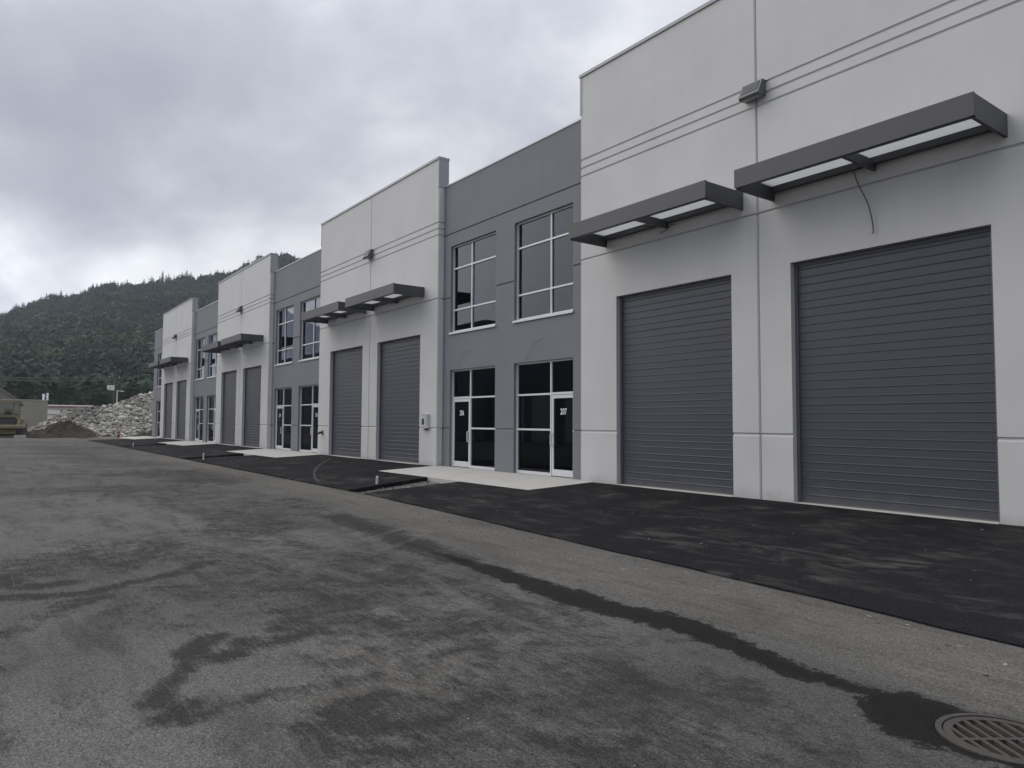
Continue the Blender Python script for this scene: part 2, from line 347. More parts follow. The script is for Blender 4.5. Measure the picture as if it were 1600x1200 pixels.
# faint wet trail continuing the gutter up the lane
trail = np.array([(-8.5,-8.07),(-10.1,-7.93),(-11.8,-7.75),(-13.6,-7.65)])
for k in range(len(trail)-1): wet = np.maximum(wet, np.clip(0.50-seg_dist(P2, trail[k], trail[k+1])*0.55-0.03*k, 0, 1))
dirt = np.zeros(len(P2)); dust = np.zeros(len(P2))
strokes = [
 ([(-5.18,-12.42),(-5.42,-12.30),(-5.60,-12.16),(-5.81,-12.03),(-6.15,-11.98),(-6.44,-11.79),(-6.50,-11.62)],.10,.85),
 ([(-5.81,-12.03),(-5.86,-11.83),(-5.96,-11.61),(-6.27,-11.52)],.12,.8),
 ([(-6.18,-11.55),(-5.98,-11.41),(-6.08,-11.21),(-6.28,-10.88),(-6.38,-10.63)],.13,.75),
 ([(-4.80,-12.36),(-4.80,-12.22)],.11,.9),
 ([(-5.03,-12.28),(-4.97,-12.14),(-4.89,-11.92),(-4.93,-11.72),(-4.89,-11.49),(-4.87,-11.22),(-4.87,-10.98)],.12,.6),
 ([(-4.27,-11.73),(-3.98,-11.76),(-3.80,-11.69),(-3.76,-11.51),(-3.59,-11.37)],.12,.6),
 ([(-4.35,-11.49),(-4.12,-11.51),(-4.00,-11.36),(-3.90,-11.13),(-3.93,-10.95)],.11,.65),
 ([(-4.44,-11.34),(-4.50,-11.11)],.10,.55),([(-5.50,-11.27),(-5.29,-11.09),(-5.21,-10.81)],.18,.5),
 ([(-9.03,-13.14),(-8.83,-12.74),(-8.82,-12.37),(-9.05,-12.04),(-9.28,-11.68),(-9.43,-11.37),(-9.92,-10.96)],.14,.75),
 ([(-10.14,-13.12),(-9.67,-13.01),(-9.39,-12.76),(-9.47,-12.52)],.18,.75),
 ([(-7.54,-13.16),(-7.87,-12.92),(-8.37,-12.58),(-8.50,-12.26)],.18,.5),
 ([(-12.71,-9.47),(-11.67,-10.55),(-11.02,-11.68),(-11.16,-12.41)],1.1,.42),([(-8.88,-9.40),(-7.55,-10.70),(-8.19,-11.18)],1.0,.40),
 ([(-5.67,-9.17),(-5.77,-10.17),(-6.42,-10.80)],.6,.48),([(-23.13,-6.9),(-28.50,-7.60),(-28.46,-10.09)],1.6,.45),
 ([(-4.02,-10.39),(-3.81,-11.03)],.45,.42),([(-4.6,-9.6),(-3.2,-9.9),(-2.4,-10.3)],.55,.4),([(-16,-8.2),(-19,-9.5),(-22,-10.5)],1.2,.35),([(-34,-8),(-44,-9),(-60,-10)],1.6,.35),
 ([(-3.4,-8.9),(-2.4,-9.4)],.25,.35), ([(-8.5,-8.07),(-10.1,-7.93),(-11.8,-7.75),(-13.6,-7.65)],.3,.75), ([(-9,-9),(-7.5,-8.9),(-5.5,-9)],.3,.5), ([(-7.6,-9.6),(-5.6,-10.2),(-4.2,-10.6),(-3.2,-10.9)],1.0,.36), ([(-15,-9),(-12,-9.6),(-9,-10.2)],1.0,.38)]
for pts, wd, st in strokes:
    pts = np.array(pts); d = np.full(len(P2), 99.0)
    for k in range(max(1, len(pts)-1)): d = np.minimum(d, seg_dist(P2, pts[k], pts[min(k+1, len(pts)-1)]))
    dirt = np.maximum(dirt, st*np.clip(1.35-d/wd*0.9, 0, 1)**0.8)
tanl = np.array([(-40,-5.9),(-17,-6.0),(-11.53,-6.33),(-7.68,-6.85),(-5.64,-6.96),(-4.35,-6.92),(-3.28,-6.91),(-2.11,-7.13),(2,-7.3)])
for k in range(len(tanl)-1): dust = np.maximum(dust, np.clip(1.3-seg_dist(P2, tanl[k], tanl[k+1])/0.9, 0, 1))
for pts, wd, st in (([(-5.87,-11.45),(-5.79,-11.22),(-5.56,-10.92),(-5.18,-10.78),(-4.80,-10.87)],.11,.5), ([(-4.9,-10.2),(-4.6,-10.7),(-4.55,-10.95)],.10,.45), ([(-4.65,-11.5),(-4.7,-11.33),(-4.68,-11.05),(-4.45,-10.82),(-4.2,-10.75)],.09,.5), ([(-10.6,-8.63),(-11.5,-7.13)],.06,.6), ([(-9.6,-8.7),(-10.9,-6.9)],.06,.5), ([(-7.9,-8.9),(-6.2,-9.3),(-5.2,-9.2)],.08,.5), ([(-12.5,-10.8),(-9.8,-10.0),(-8,-9.7)],.14,.45)):
    pts = np.array(pts); d = np.full(len(P2), 99.0)
    for k in range(len(pts)-1): d = np.minimum(d, seg_dist(P2, pts[k], pts[k+1]))
    dust = np.maximum(dust, st*1.5*np.clip(1.4-d/wd, 0, 1))
dust = np.maximum(dust, np.clip((-P2[:, 0]-25)/40, 0, .35)); dust = np.maximum(dust, np.clip((-P2[:, 0]-78)/6, 0, 1))
for nm, arr in (('wet', wet), ('dirt', dirt), ('dust', dust)):
    at = me.attributes.new(nm, 'FLOAT', 'POINT'); at.data.foreach_set('value', arr.astype(np.float32))
tag(place('road', me, (0, 0, 0)), kind='structure')

gs = np.concatenate([[-3000, -1500, -800, -400], np.arange(-300, 301, 60), [400, 800, 1500, 3000]])
gm, _ = grid_mesh('ground', gs, gs, lambda X, Y: -0.42+0*X, M_soil)
tag(place('ground', gm, (0, 0, 0)), kind='structure')
def verge_z(X, Y): return -0.30+0.05*smooth_noise(X, Y, .8, 5)+0.05
vm, _ = grid_mesh('dirt_verge', np.arange(-128, -84.9, .8), np.arange(-34, 30, .8), verge_z, M_soil)
tag(place('dirt_verge', vm, (0, 0, 0)), kind='structure')

PER = 19.24
# ------------------------------------------------------------------ aprons, walkways, gravel strips
def apron(k):
    dx = -PER*k; mb = MB(); T = 0.17
    def surf(rows, left, right, skirts):
        idx = []
        n = max(2, int((right(rows[0])-left(rows[0]))/0.45))
        for Y in rows:
            a, b_ = left(Y), right(Y); r_ = []
            for i in range(n+1):
                x = a+(b_-a)*i/n; yy = Y
                if Y == rows[-1] and 'front' in skirts: yy = Y+0.02*math.sin(x*0.9+k)+0.012*math.sin(x*2.7)+0.008*math.sin(x*7.1)+(0.04 if k else 0.04-0.06*max(0.0, x+17))
                z = prof(yy)+0.004*math.sin(x*1.3+Y*2); r_.append(len(mb.v)); mb.v.append((x, yy, z))
            idx.append(r_)
        for p, q in zip(idx, idx[1:]):
            for i in range(n): mb.f.append((p[i], q[i], q[i+1], p[i+1])); mb.m.append(0)
        def skirt(line):
            lo = []
            for i in line: v = mb.v[i]; lo.append(len(mb.v)); mb.v.append((v[0], v[1]-(0.02 if line is idx[-1] else 0), v[2]-T))
            for i in range(len(line)-1): mb.f.append((line[i], line[i+1], lo[i+1], lo[i])); mb.m.append(0)
        if 'front' in skirts: skirt(idx[-1])
        if 'left' in skirts: skirt([r_[0] for r_ in idx])
        if 'right' in skirts: skirt([r_[-1] for r_ in idx])
        if 'back' in skirts: skirt(idx[0])
    R1 = -3.71+dx if k else 4.0
    surf([-0.012, -0.7, -1.5, -2.2], lambda Y: -14.45+dx, lambda Y: R1, ('left', 'right'))
    lf = lambda Y: -17.65+dx+(-2.2-Y)*0.2
    rg = (lambda Y: -0.29+dx+(-2.2-Y)*0.47) if k else (lambda Y: 4.0)
    surf([-2.203, -3.2, -4.3, -5.0, -5.5], lf, rg, ('front', 'left', 'right', 'back'))
    o = place('asphalt_apron', mb.mesh('asphalt_apron', M_new), (0, 0, 0)); return tag(o, kind='structure')
for k in range(4): apron(k)
def walkway(k, half=False):
    dx = -PER*k; mb = MB(); x0, x1 = (-22.93, -14.47) if not half else (-19.9, -14.47)
    o = None
    n = 4 if not half else 3
    wd = (x1-x0)/n
    root = None
    for i in range(n):
        b_ = MB(); a, c = x0+dx+i*wd+.004, x0+dx+(i+1)*wd-.004
        b_.prism([(0.46, 0.004), (0.0, 0.004), (-2.2, -0.098), (-2.2, -0.30), (0.46, -0.30)], a, c)
        me_ = b_.mesh('concrete_slab', M_conc)
        if root is None: root = tag(place('concrete_walkway', me_, (0, 0, 0)), kind='structure')
        else: place('concrete_slab', me_, (0, 0, 0), root)
for k in range(4): walkway(k)
def tyre_mark():
    mb = MB()
    pts = [Vector((x, y, 0)) for x, y in ((-30.38, -.86), (-27.59, -2.44), (-24.66, -3.8), (-22.21, -4.75), (-20.6, -5.25))]; out = []
    for i in range(len(pts)-1):
        a, b_, c, d = pts[max(i-1, 0)], pts[i], pts[i+1], pts[min(i+2, len(pts)-1)]
        for q in range(8):
            t = q/8; out.append(0.5*((2*b_)+(c-a)*t+(2*a-5*b_+4*c-d)*t*t+(3*b_-a-3*c+d)*t**3))
    out.append(pts[-1])
    for i in range(len(out)-1):
        a, b_ = out[i], out[i+1]; n_ = Vector((-(b_-a).y, (b_-a).x, 0)).normalized()*(.035+.015*math.sin(i*1.7))
        mb.face([(p.x, p.y, prof(p.y)+.009) for p in (a-n_, b_-n_, b_+n_, a+n_)])
    return tag(place('tyre_mark', mb.mesh('tyre_mark', plain('dusty_tyre_mark', (.027, .027, .027), .9, 0, .5, 9)), (0, 0, 0)), kind='structure')
def gravel(k):
    dx = -PER*k; rs = random.Random(50+k); mb = MB()
    n = 900 if k == 0 else 420
    base = [(-19.6, -2.19), (-17.5, -2.19), (-16.9, -5.5), (-18.15, -5.5)]
    mb.face([(x+dx, y, prof(y)-0.125) for x, y in base])
    for i in range(n):
        t = rs.random(); y = -2.25-3.35*t; a = -19.5+1.45*t; b_ = -17.65+0.68*t
        x = a+(b_-a)*rs.random()+dx; s = rs.uniform(.018, .05); z = prof(y)-0.125+s*.3
        pts = [Vector((rs.gauss(0, 1), rs.gauss(0, 1), rs.gauss(0, 1))).normalized()*s*rs.uniform(.7, 1.2) for _ in range(4)]
        p = [(x+q.x, y+q.y, z+q.z*.7) for q in pts]; b0 = len(mb.v); mb.v += p
        for f in ((0, 1, 2), (0, 2, 3), (0, 3, 1), (1, 3, 2)): mb.f.append(tuple(b0+i_ for i_ in f)); mb.m.append(0)
    o = place('gravel_strip', mb.mesh('gravel_strip', M_gravel), (0, 0, 0))
    tag(o, ['loose grey gravel strip beside the nearest black apron', 'grey gravel strip between the second and third aprons', 'grey gravel strip between the third and fourth aprons'][k], 'gravel', kind='stuff')
for k in range(3): gravel(k)
tyre_mark()

# ------------------------------------------------------------------ the building
BLD = thing('industrial_building', (-40.0, 3.0, 0.0), 'long grey concrete industrial unit building with alternating light and slate bays', 'building')
def relief(w, z0, z1, holes, hg, T, gd=0.03, ch=0.026, endl=True, endr=True, sidecut=True):
    """flat wall panel with bevelled reveal grooves, chamfered ends and real openings"""
    xs = {0.0, ch, w-ch, w}; zs = {z0, z1}
    for a, b_, c, d in holes: xs |= {a, b_}; zs |= {c, d}
    for g in hg: zs |= {g-.036, g-.016, g+.016, g+.036}
    xs = sorted(xs); zs = sorted(z for z in zs if z0 <= z <= z1)
    inner = set()
    for g in hg: inner |= {g-.016, g+.016}
    mb = MB(); vid = {}; bid = {}
    def dep(i, j):
        d = 0.0
        if (i == 0 and endl) or (i == len(xs)-1 and endr): d = ch
        if zs[j] in inner: d = max(d, gd + (ch if d else 0))
        return d
    def vx(i, j):
        x = xs[i]
        if sidecut and zs[j] in inner:
            if i == 0: x += gd
            if i == len(xs)-1: x -= gd
        return x
    def V(i, j):
        if (i, j) not in vid: vid[i, j] = len(mb.v); mb.v.append((vx(i, j), dep(i, j), zs[j]))
        return vid[i, j]
    def B(i, j):
        if (i, j) not in bid: bid[i, j] = len(mb.v); mb.v.append((vx(i, j), T, zs[j]))
        return bid[i, j]
    def solid(i, j):
        if not (0 <= i < len(xs)-1 and 0 <= j < len(zs)-1): return False
        x = (xs[i]+xs[i+1])/2; z = (zs[j]+zs[j+1])/2
        return not any(a < x < b_ and c < z < d for a, b_, c, d in holes)
    for i in range(len(xs)-1):
        for j in range(len(zs)-1):
            if not solid(i, j): continue
            mb.f.append((V(i, j), V(i+1, j), V(i+1, j+1), V(i, j+1))); mb.m.append(0)
            for di, dj, p, q in ((-1, 0, (i, j), (i, j+1)), (1, 0, (i+1, j+1), (i+1, j)), (0, -1, (i+1, j), (i, j)), (0, 1, (i, j+1), (i+1, j+1))):
                if not solid(i+di, j+dj): mb.f.append((V(*p), V(*q), B(*q), B(*p))); mb.m.append(0)
    return mb
DZ = 4.92; LW = 11.43; TOPL = 11.40; TOPD = 10.30; HG = [1.37, 6.12, 8.485, 8.72, 8.955]
GAP = 0.024
def section_mesh():
    # one door section: flat skin with three pressed pinstripe grooves, a lapped joint at its foot
    h = DZ/10; pr = [(0.04, 0), (-.006, 0.0), (-.012, 0.004), (-.012, .006), (0.0, 0.019)]
    for i in (1, 2):
        g = h*i/3
        pr += [(0.0, g-.009), (-.012, g-.003), (-.012, g), (0.0, g+.013)]
    pr += [(0.0, h-.003), (0.004, h), (0.04, h)]
    return MB().prism(pr, -1.80, 1.80)
def overhead_door(x, w, k, i):
    # parent mesh: side tracks, head seal and jamb angles
    loc = Vector((x+w/2, 0.0, 0.0))
    def fr():
        m = MB(); hw = w/2
        m.box(-hw, -hw+.07, .135, .20, 0, DZ); m.box(hw-.07, hw, .135, .20, 0, DZ); m.box(-hw+.07, hw-.07, .140, .20, DZ-.07, DZ)
        return m
    d = part('overhead_door', 'ohd%d' % i, fr, M_steel, loc, BLD)
    for s in range(10):
        o = part('door_section', 'ohs', section_mesh, M_door, loc+Vector((0, .165+rnd.uniform(-.0015, .0015), .012+s*DZ/10)), d)
        o.scale = ((w-.06)/3.6, 1, 1)
    part('threshold', 'ohthr', lambda: MB().prism([(-.05, -.10), (-.05, .0), (.03, .012), (.30, .012), (.30, -.10)], -1.79, 1.79), M_conc, loc, d).scale = (w/3.6, 1, 1)
CANZ = 6.30
def canopy(x, k):
    W_ = 4.36; loc = Vector((x, 0, CANZ))
    o = part('entrance_canopy', 'canopy', lambda: MB().box(0, W_, -1.30, -1.25, .03, .40).box(0.002, W_-.002, -1.25, -1.17, .03, .042), M_can, loc, BLD)
    for j, ax in enumerate((0, W_-.06)):
        part('arm', 'arm', lambda: MB().box(0, .06, -1.248, -.002, .0, .385), M_can, loc+Vector((ax, 0, 0)), o)
    part('arm', 'midarm', lambda: MB().box(-.03, .03, -1.248, -.004, .05, .235), M_can, loc+Vector((W_/2, 0, 0)), o)
    part('ledger', 'ledger', lambda: MB().box(.062, W_-.062, -.11, -.004, .165, .295), M_can, loc, o)
    for a in (0.062, W_/2+.002):
        part('roof_panel', 'canpanel', lambda: MB().box(0, W_/2-.064, -1.247, -.113, .285, .297), M_glaze, loc+Vector((a, 0, 0)), o)
def light_bay(k):
    X0 = -14.95-PER*k; h = LW/2
    part('light_wall_panel', 'lwpL', lambda: relief(h-GAP/2, -.35, TOPL, [(1.41, 5.02, -.35, DZ)], HG, .26), M_light, (X0, 0, 0), BLD)
    part('light_wall_panel', 'lwpR', lambda: relief(h-GAP/2, -.35, TOPL, [(.75, 4.43, -.35, DZ)], HG, .26), M_light, (X0+h+GAP/2, 0, 0), BLD)
    part('joint_sealant', 'seal', lambda: MB().box(-.03, .03, .034, .10, -.3, TOPL-.01), M_seal, (X0+h, 0, 0), BLD)
    # thick returns, parapet flashings and coping
    for e, xx in ((0, X0), (1, X0+LW)):
        s = 1 if e else -1
        part('parapet_flashing', 'pf%d' % e, lambda: MB().box(min(0, .012*s)-(.07 if e else 0), max(0, .012*s)+(0 if e else .07), -.012, .42, TOPD-.03, TOPL-.057), M_cap, (xx, 0, 0), BLD)
    part('coping', 'copl', lambda: MB().box(-.02, LW+.02, -.035, .44, TOPL-.055, TOPL+.03), M_cap, (X0, 0, 0), BLD)
    overhead_door(X0+1.41, 3.61, k, 0); overhead_door(X0+h+GAP/2+.75, 3.68, k, 1)
    canopy(X0+1.0, k); canopy(X0+6.08, k)

SB = 0.24
def bar_frame(w, z0, z1, vx, hz, fw_=.055, dp=.11, y=.10, skip=()):
    m = MB(); m.box(0, fw_, y, y+dp, z0, z1).box(w-fw_, w, y, y+dp, z0, z1).box(fw_, w-fw_, y, y+dp, z1-fw_, z1).box(fw_, w-fw_, y, y+dp, z0, z0+fw_)
    m.box(vx-fw_/2, vx+fw_/2, y+.002, y+dp-.002, z0+fw_, z1-fw_)
    for z, (a, b_) in hz: m.box(a, b_, y+.004, y+dp-.004, z-fw_/2, z+fw_/2)
    return m
def pane(a, b_, c, d): return lambda: MB().box(a, b_, .150, .158, c, d)
def upper_window(x, side, k):
    w = 2.84; z0, z1 = 4.83, 7.98; vx = 1.24 if side == 0 else 1.72; f = .0275
    loc = (x, SB, 0)
    o = part('window', 'uw%d' % side, lambda: bar_frame(w, z0, z1, vx, [(7.15, (.055, vx-f)), (7.15, (vx+f, w-.055)), (5.64, (.055, vx-f)), (5.64, (vx+f, w-.055))]), M_alu, loc, BLD)
    part('sill', 'sill', lambda: MB().prism([(-.045, z0-.075), (-.045, z0-.004), (.10, z0+.012), (.10, z0-.02), (-.02, z0-.02), (-.02, z0-.075)], -.03, w+.03), M_alu, loc, o)
    for i, (a, b_) in enumerate(((.05, vx-f+.005), (vx+f-.005, w-.05))):
        for j, (c, d) in enumerate(((z0+.05, 5.617), (5.663, 7.127), (7.173, z1-.05))):
            part('pane', 'uwp%d%d%d' % (side, i, j), pane(a, b_, c, d), M_glass, loc, o)
def digits(txt):
    cu = bpy.data.curves.new('unit_number', 'FONT'); cu.body = txt; cu.size = 0.25; cu.align_x = 'CENTER'; cu.offset = 0.004; cu.resolution_u = 3; cu.space_character = 1.08
    tmp = bpy.data.objects.new('tmp', cu); C.objects.link(tmp); bpy.context.view_layer.update()
    me = bpy.data.meshes.new_from_object(tmp.evaluated_get(bpy.context.evaluated_depsgraph_get())); bpy.data.objects.remove(tmp)
    me.transform(Matrix.Rotation(R(90), 4, 'X') @ Matrix.Scale(0.70, 4, (1, 0, 0))); me.materials.clear(); me.materials.append(M_white); return me
def storefront(x, side, k, num):
    w = 2.84; z0, z1 = 0.012, 3.47; vx = 1.20 if side == 0 else 1.72; f = .0275; loc = (x, SB, 0)
    da, db = (.055, vx-f) if side == 0 else (vx+f, w-.055); ga, gb = (vx+f, w-.055) if side == 0 else (.055, vx-f)
    def fr():
        m = MB(); y, dp, fw_ = .10, .11, .055
        m.box(0, fw_, y, y+dp, z0, z1).box(w-fw_, w, y, y+dp, z0, z1).box(fw_, w-fw_, y, y+dp, z1-fw_, z1)
        m.box(vx-f, vx+f, y+.002, y+dp-.002, z0, z1-fw_)
        m.box(ga, gb, y+.004, y+dp-.004, z0, z0+.09).box(ga, gb, y+.004, y+dp-.004, 1.385-f, 1.385+f).box(ga, gb, y+.004, y+dp-.004, 2.46-f, 2.46+f)
        m.box(da, db, y+.004, y+dp-.004, 2.43, 2.50); return m
    o = part('storefront_window', 'sf%d' % side, fr, M_alu, loc, BLD)
    for i, (a, b_, c, d) in enumerate(((ga-.005, gb+.005, z0+.085, 1.36), (ga-.005, gb+.005, 1.41, 2.435), (ga-.005, gb+.005, 2.485, z1-.05), (da-.005, db+.005, 2.497, z1-.05))):
        part('pane', 'sfp%d%d' % (side, i), pane(a, b_, c, d), M_glass, loc, o)
    # the door leaf
    def leaf():
        m = MB(); a, b_ = da+.008, db-.008; st = .075; y0, y1 = .115, .165
        m.box(a, a+st, y0, y1, .03, 2.42).box(b_-st, b_, y0, y1, .03, 2.42).box(a+st, b_-st, y0, y1, 2.42-.10, 2.42).box(a+st, b_-st, y0, y1, .03, .22); return m
    d = part('entrance_door', 'leaf%d' % side, leaf, M_alu, loc, BLD)
    part('pane', 'leafp%d' % side, lambda: MB().box(da+.078, db-.078, .137, .145, .215, 2.325), M_glass, loc, d)
    hx = (db-.045) if side == 0 else (da+.045)
    part('handle', 'hd%d' % side, lambda: MB().tube([(hx, .114, 1.27), (hx, .04, 1.27), (hx, .03, 1.24), (hx, .03, .95), (hx, .04, .92), (hx, .114, .92)], .02, 8), M_alu, loc, d)
    if num:
        me_ = digits(num); place('unit_number', me_, (x+(da+db)/2, SB+.133, 1.84), d)
def dark_bay(k):
    X0 = -22.79-PER*k; W_ = 7.84
    holes = [(.55, 3.39, -.35, 3.47), (4.43, 7.27, -.35, 3.47), (.55, 3.39, 4.82, 7.98), (4.43, 7.27, 4.82, 7.98)]
    part('slate_wall_panel', 'dwp', lambda: relief(W_+.02, -.35, TOPD, holes, [1.37, 6.10, 8.44], .20, ch=.001, sidecut=False), M_dark, (X0-.01, SB, 0), BLD)
    part('coping', 'copd', lambda: MB().box(.014, W_-.014, -.022, .40, TOPD-.018, TOPD+.03), M_capl, (X0, SB, 0), BLD)
    part('joint_sealant', 'seald', lambda: MB().box(-.012, .012, -.006, .05, -.3, TOPD-.02), M_black, (X0+.012, SB, 0), BLD)
    nums = {0: ('206', '207'), 1: ('204', '205'), 2: ('202', '203')}.get(k, (None, None))
    for side, a in ((0, .55-.01), (1, 4.43-.01)):
        upper_window(X0+a, side, k); storefront(X0+a, side, k, nums[side])
def end_bay():
    X0 = -77.8; W_ = -72.67-X0-.0; holes = [(1.74, 4.58, -.35, 3.47), (1.74, 4.58, 4.82, 7.98)]
    part('slate_wall_panel', 'dwpe', lambda: relief(W_, -.35, TOPD, holes, [1.37, 6.10, 8.44], .20), M_dark, (X0, SB, 0), BLD)
    part('coping', 'copde', lambda: MB().box(-.02, W_-.014, -.022, .40, TOPD-.018, TOPD+.03), M_capl, (X0, SB, 0), BLD)
    upper_window(X0+1.74, 1, 4); storefront(X0+1.74, 1, 4, None)
for k in range(4): light_bay(k)
for k in range(3): dark_bay(k)
end_bay()
# more of the row to the right of the camera's frame edge: only the shell goes on
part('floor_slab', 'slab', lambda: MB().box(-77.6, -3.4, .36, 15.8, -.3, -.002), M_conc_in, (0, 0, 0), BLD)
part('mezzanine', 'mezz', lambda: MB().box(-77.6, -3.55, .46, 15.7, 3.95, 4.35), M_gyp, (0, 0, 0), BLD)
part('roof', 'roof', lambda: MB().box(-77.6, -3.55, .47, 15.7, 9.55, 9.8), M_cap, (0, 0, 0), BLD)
part('rear_wall', 'rear', lambda: MB().box(-77.78, -3.53, 15.8, 16.05, -.35, 10.25), M_light, (0, 0, 0), BLD)
part('end_wall', 'endw1', lambda: MB().box(-77.79, -77.62, .45, 15.79, -.35, 10.25), M_dark, (0, 0, 0), BLD)
part('end_wall', 'endw2', lambda: MB().box(-3.53, -3.36, .27, 15.79, -.35, 10.25), M_dark, (0, 0, 0), BLD)
for k in range(4):
    X0 = -14.95-PER*k
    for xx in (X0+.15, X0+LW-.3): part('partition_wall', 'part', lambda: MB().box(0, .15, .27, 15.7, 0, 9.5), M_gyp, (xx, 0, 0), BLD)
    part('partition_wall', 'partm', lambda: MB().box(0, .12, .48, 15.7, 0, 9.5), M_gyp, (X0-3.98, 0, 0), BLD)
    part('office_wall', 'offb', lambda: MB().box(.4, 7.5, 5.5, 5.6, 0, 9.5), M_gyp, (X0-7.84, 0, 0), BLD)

# ------------------------------------------------------------------ wall lamps, boxes, wires on the facade
bayname = ['nearest', 'second', 'third', 'farthest']
M_lens = plain('wall_lamp_lens', (0.30, 0.295, 0.29), 0.35, 0, .05)
M_lampd = plain('wall_lamp_dark_glass', (0.022, 0.027, 0.029), 0.55, 0, .05)
M_lampb = plain('wall_lamp_bronze', (0.085, 0.087, 0.09), 0.5)
for k in range(4):
    X = -14.95+LW/2-PER*k; loc = Vector((X, 0, 8.62))
    t = thing('wall_lamp', loc, 'dark wedge-shaped wall lamp on the joint of the %s light grey bay' % bayname[k], 'wall lamp', 'wall lamps')
    part('housing', 'wl', lambda: MB().prism([(-.001, .37), (-.13, .37), (-.27, .085), (-.28, .05), (-.24, .0), (-.001, .03)], -.25, .25), M_lampb, loc, t)
    part('front_glass', 'wlg', lambda: MB().prism([(-.152, .335), (-.158, .333), (-.257, .125), (-.251, .123)], -.205, .205), M_lampd, loc, t)
    part('lens', 'wll', lambda: MB().prism([(-.225, -.006), (-.05, .016), (-.05, .03), (-.225, .006)], -.205, .205), M_lens, loc, t)
M_wire = plain('grey_cable', (0.07, 0.07, 0.075), 0.6)
M_wirel = plain('pale_cable', (0.32, 0.325, 0.335), 0.6)
def wire(pts, r, m, label, group=None):
    p = [Vector(q) for q in pts]; out = []
    for i in range(len(p)-1):
        a, b_, c, d = p[max(i-1, 0)], p[i], p[i+1], p[min(i+2, len(p)-1)]
        for s in range(6):
            t = s/6; out.append(0.5*((2*b_)+(c-a)*t+(2*a-5*b_+4*c-d)*t*t+(3*b_-a-3*c+d)*t**3))
    out.append(p[-1]); o0 = out[0]
    o = place('loose_cable', MB().tube([q-o0 for q in out], r, 6).mesh('loose_cable', m), o0); return tag(o, label, 'cable', group)
wire([(-6.93, .005, 6.50), (-6.98, -.06, 6.50), (-7.03, -.10, 6.40), (-6.96, -.10, 6.15), (-6.80, -.08, 5.75), (-6.73, -.06, 5.4), (-6.72, -.05, 5.20), (-6.74, -.05, 5.16)], .011, M_wire, 'long dark cable dangling above the right door of the nearest bay')
wire([(-11.55, .005, 6.40), (-11.60, -.06, 6.40), (-11.72, -.09, 6.30), (-11.95, -.08, 6.26)], .010, M_wire, 'short dark cable stub under the left canopy of the nearest bay')
wire([(-32.0, .005, 6.45), (-32.05, -.06, 6.40), (-32.3, -.10, 6.22), (-32.75, -.09, 6.16), (-33.0, -.08, 6.20)], .010, M_wire, 'curled cable under the left canopy of the second bay')
wire([(-26.0, .005, 6.45), (-26.2, -.05, 6.44), (-26.4, -.06, 6.40)], .010, M_wire, 'cable stub under the right canopy of the second bay')
wire([(-20.85, SB+.005, 4.10), (-20.95, SB-.04, 4.15), (-21.25, SB-.05, 4.12), (-21.55, SB-.05, 3.93), (-21.70, SB-.04, 3.72), (-21.72, SB-.03, 3.58)], .0055, M_wirel, 'thin pale cable arching above the door marked 206')
wire([(-16.9, SB+.005, 4.15), (-17.0, SB-.04, 4.17), (-17.25, SB-.05, 4.10), (-17.55, SB-.05, 3.85), (-17.70, SB-.04, 3.6), (-17.72, SB-.03, 3.45)], .0055, M_wirel, 'thin pale cable arching above the window left of the door marked 207')
# electrical box on the second bay
loc = Vector((-23.50, 0, 1.36))
M_box = plain('grey_enclosure', (0.50, 0.50, 0.495), 0.45)
t = thing('meter_box', loc, 'small pale grey meter box on the wall left of door 206', 'meter box')
part('enclosure', 'mbx', lambda: MB().box(-.23, .23, -.11, -.001, 0, .50).box(-.245, .245, -.125, -.001, .501, .525), M_box, loc, t)
part('door_panel', 'mbd', lambda: MB().box(-.18, .18, -.126, -.1105, .05, .46), M_box, loc, t)
part('display_window', 'mbw', lambda: MB().box(-.12, .06, -.132, -.1265, .14, .36), M_lampd, loc, t)
part('conduit', 'mbc', lambda: MB().tube([(.1, -.06, -.001), (.1, -.06, -.06)], .045, 10), M_black, loc, t)
# fire department connection
M_red = plain('red_brass_cap', (0.12, 0.035, 0.032), 0.4)
loc = Vector((-33.55, 0, 1.06))
t = thing('fire_hose_inlet', loc, 'red two-way fire hose inlet on the left foot of the second bay', 'hose inlet')
part('flange', 'fl', lambda: MB().tube([(0, -.001, 0), (0, -.03, 0)], .11, 16), plain('dull_brass', (0.16, .10, .07), .4, .5), loc, t)
part('body', 'fb', lambda: MB().tube([(0, -.03, 0), (0, -.15, 0)], .055, 12), M_red, loc, t)
for s in (-1, 1):
    part('inlet', 'fi%d' % s, lambda: MB().tube([(0, -.14, 0), (s*.07, -.19, -.025)], [.042, .042], 12).tube([(s*.07, -.19, -.025), (s*.09, -.21, -.03)], [.055, .05], 12), M_red, loc, t)

# ------------------------------------------------------------------ drain grate
gz = prof(GR[1])-.018
t = thing('drain_grate', (GR[0], GR[1], gz), 'round rusty iron storm drain grate in the wet patch', 'drain grate', rotz=math.atan2(-.57, .82))
def ring(r0, r1, z0, z1, n=48):
    m = MB()
    for i in range(n):
        a, b_ = 2*math.pi*i/n, 2*math.pi*(i+1)/n
        P = lambda r, an, z: (r*math.cos(an), r*math.sin(an), z)
        m.face([P(r0, a, z1), P(r1, a, z1), P(r1, b_, z1), P(r0, b_, z1)]); m.face([P(r0, a, z0), P(r0, a, z1), P(r0, b_, z1), P(r0, b_, z0)]); m.face([P(r1, a, z1), P(r1, a, z0), P(r1, b_, z0), P(r1, b_, z1)])
    return m
lpart('frame_ring', ring(.330, .365, -.12, .012), M_rust, t)
lpart('grate_rim', ring(.275, .322, -.06, .006), M_rust, t)
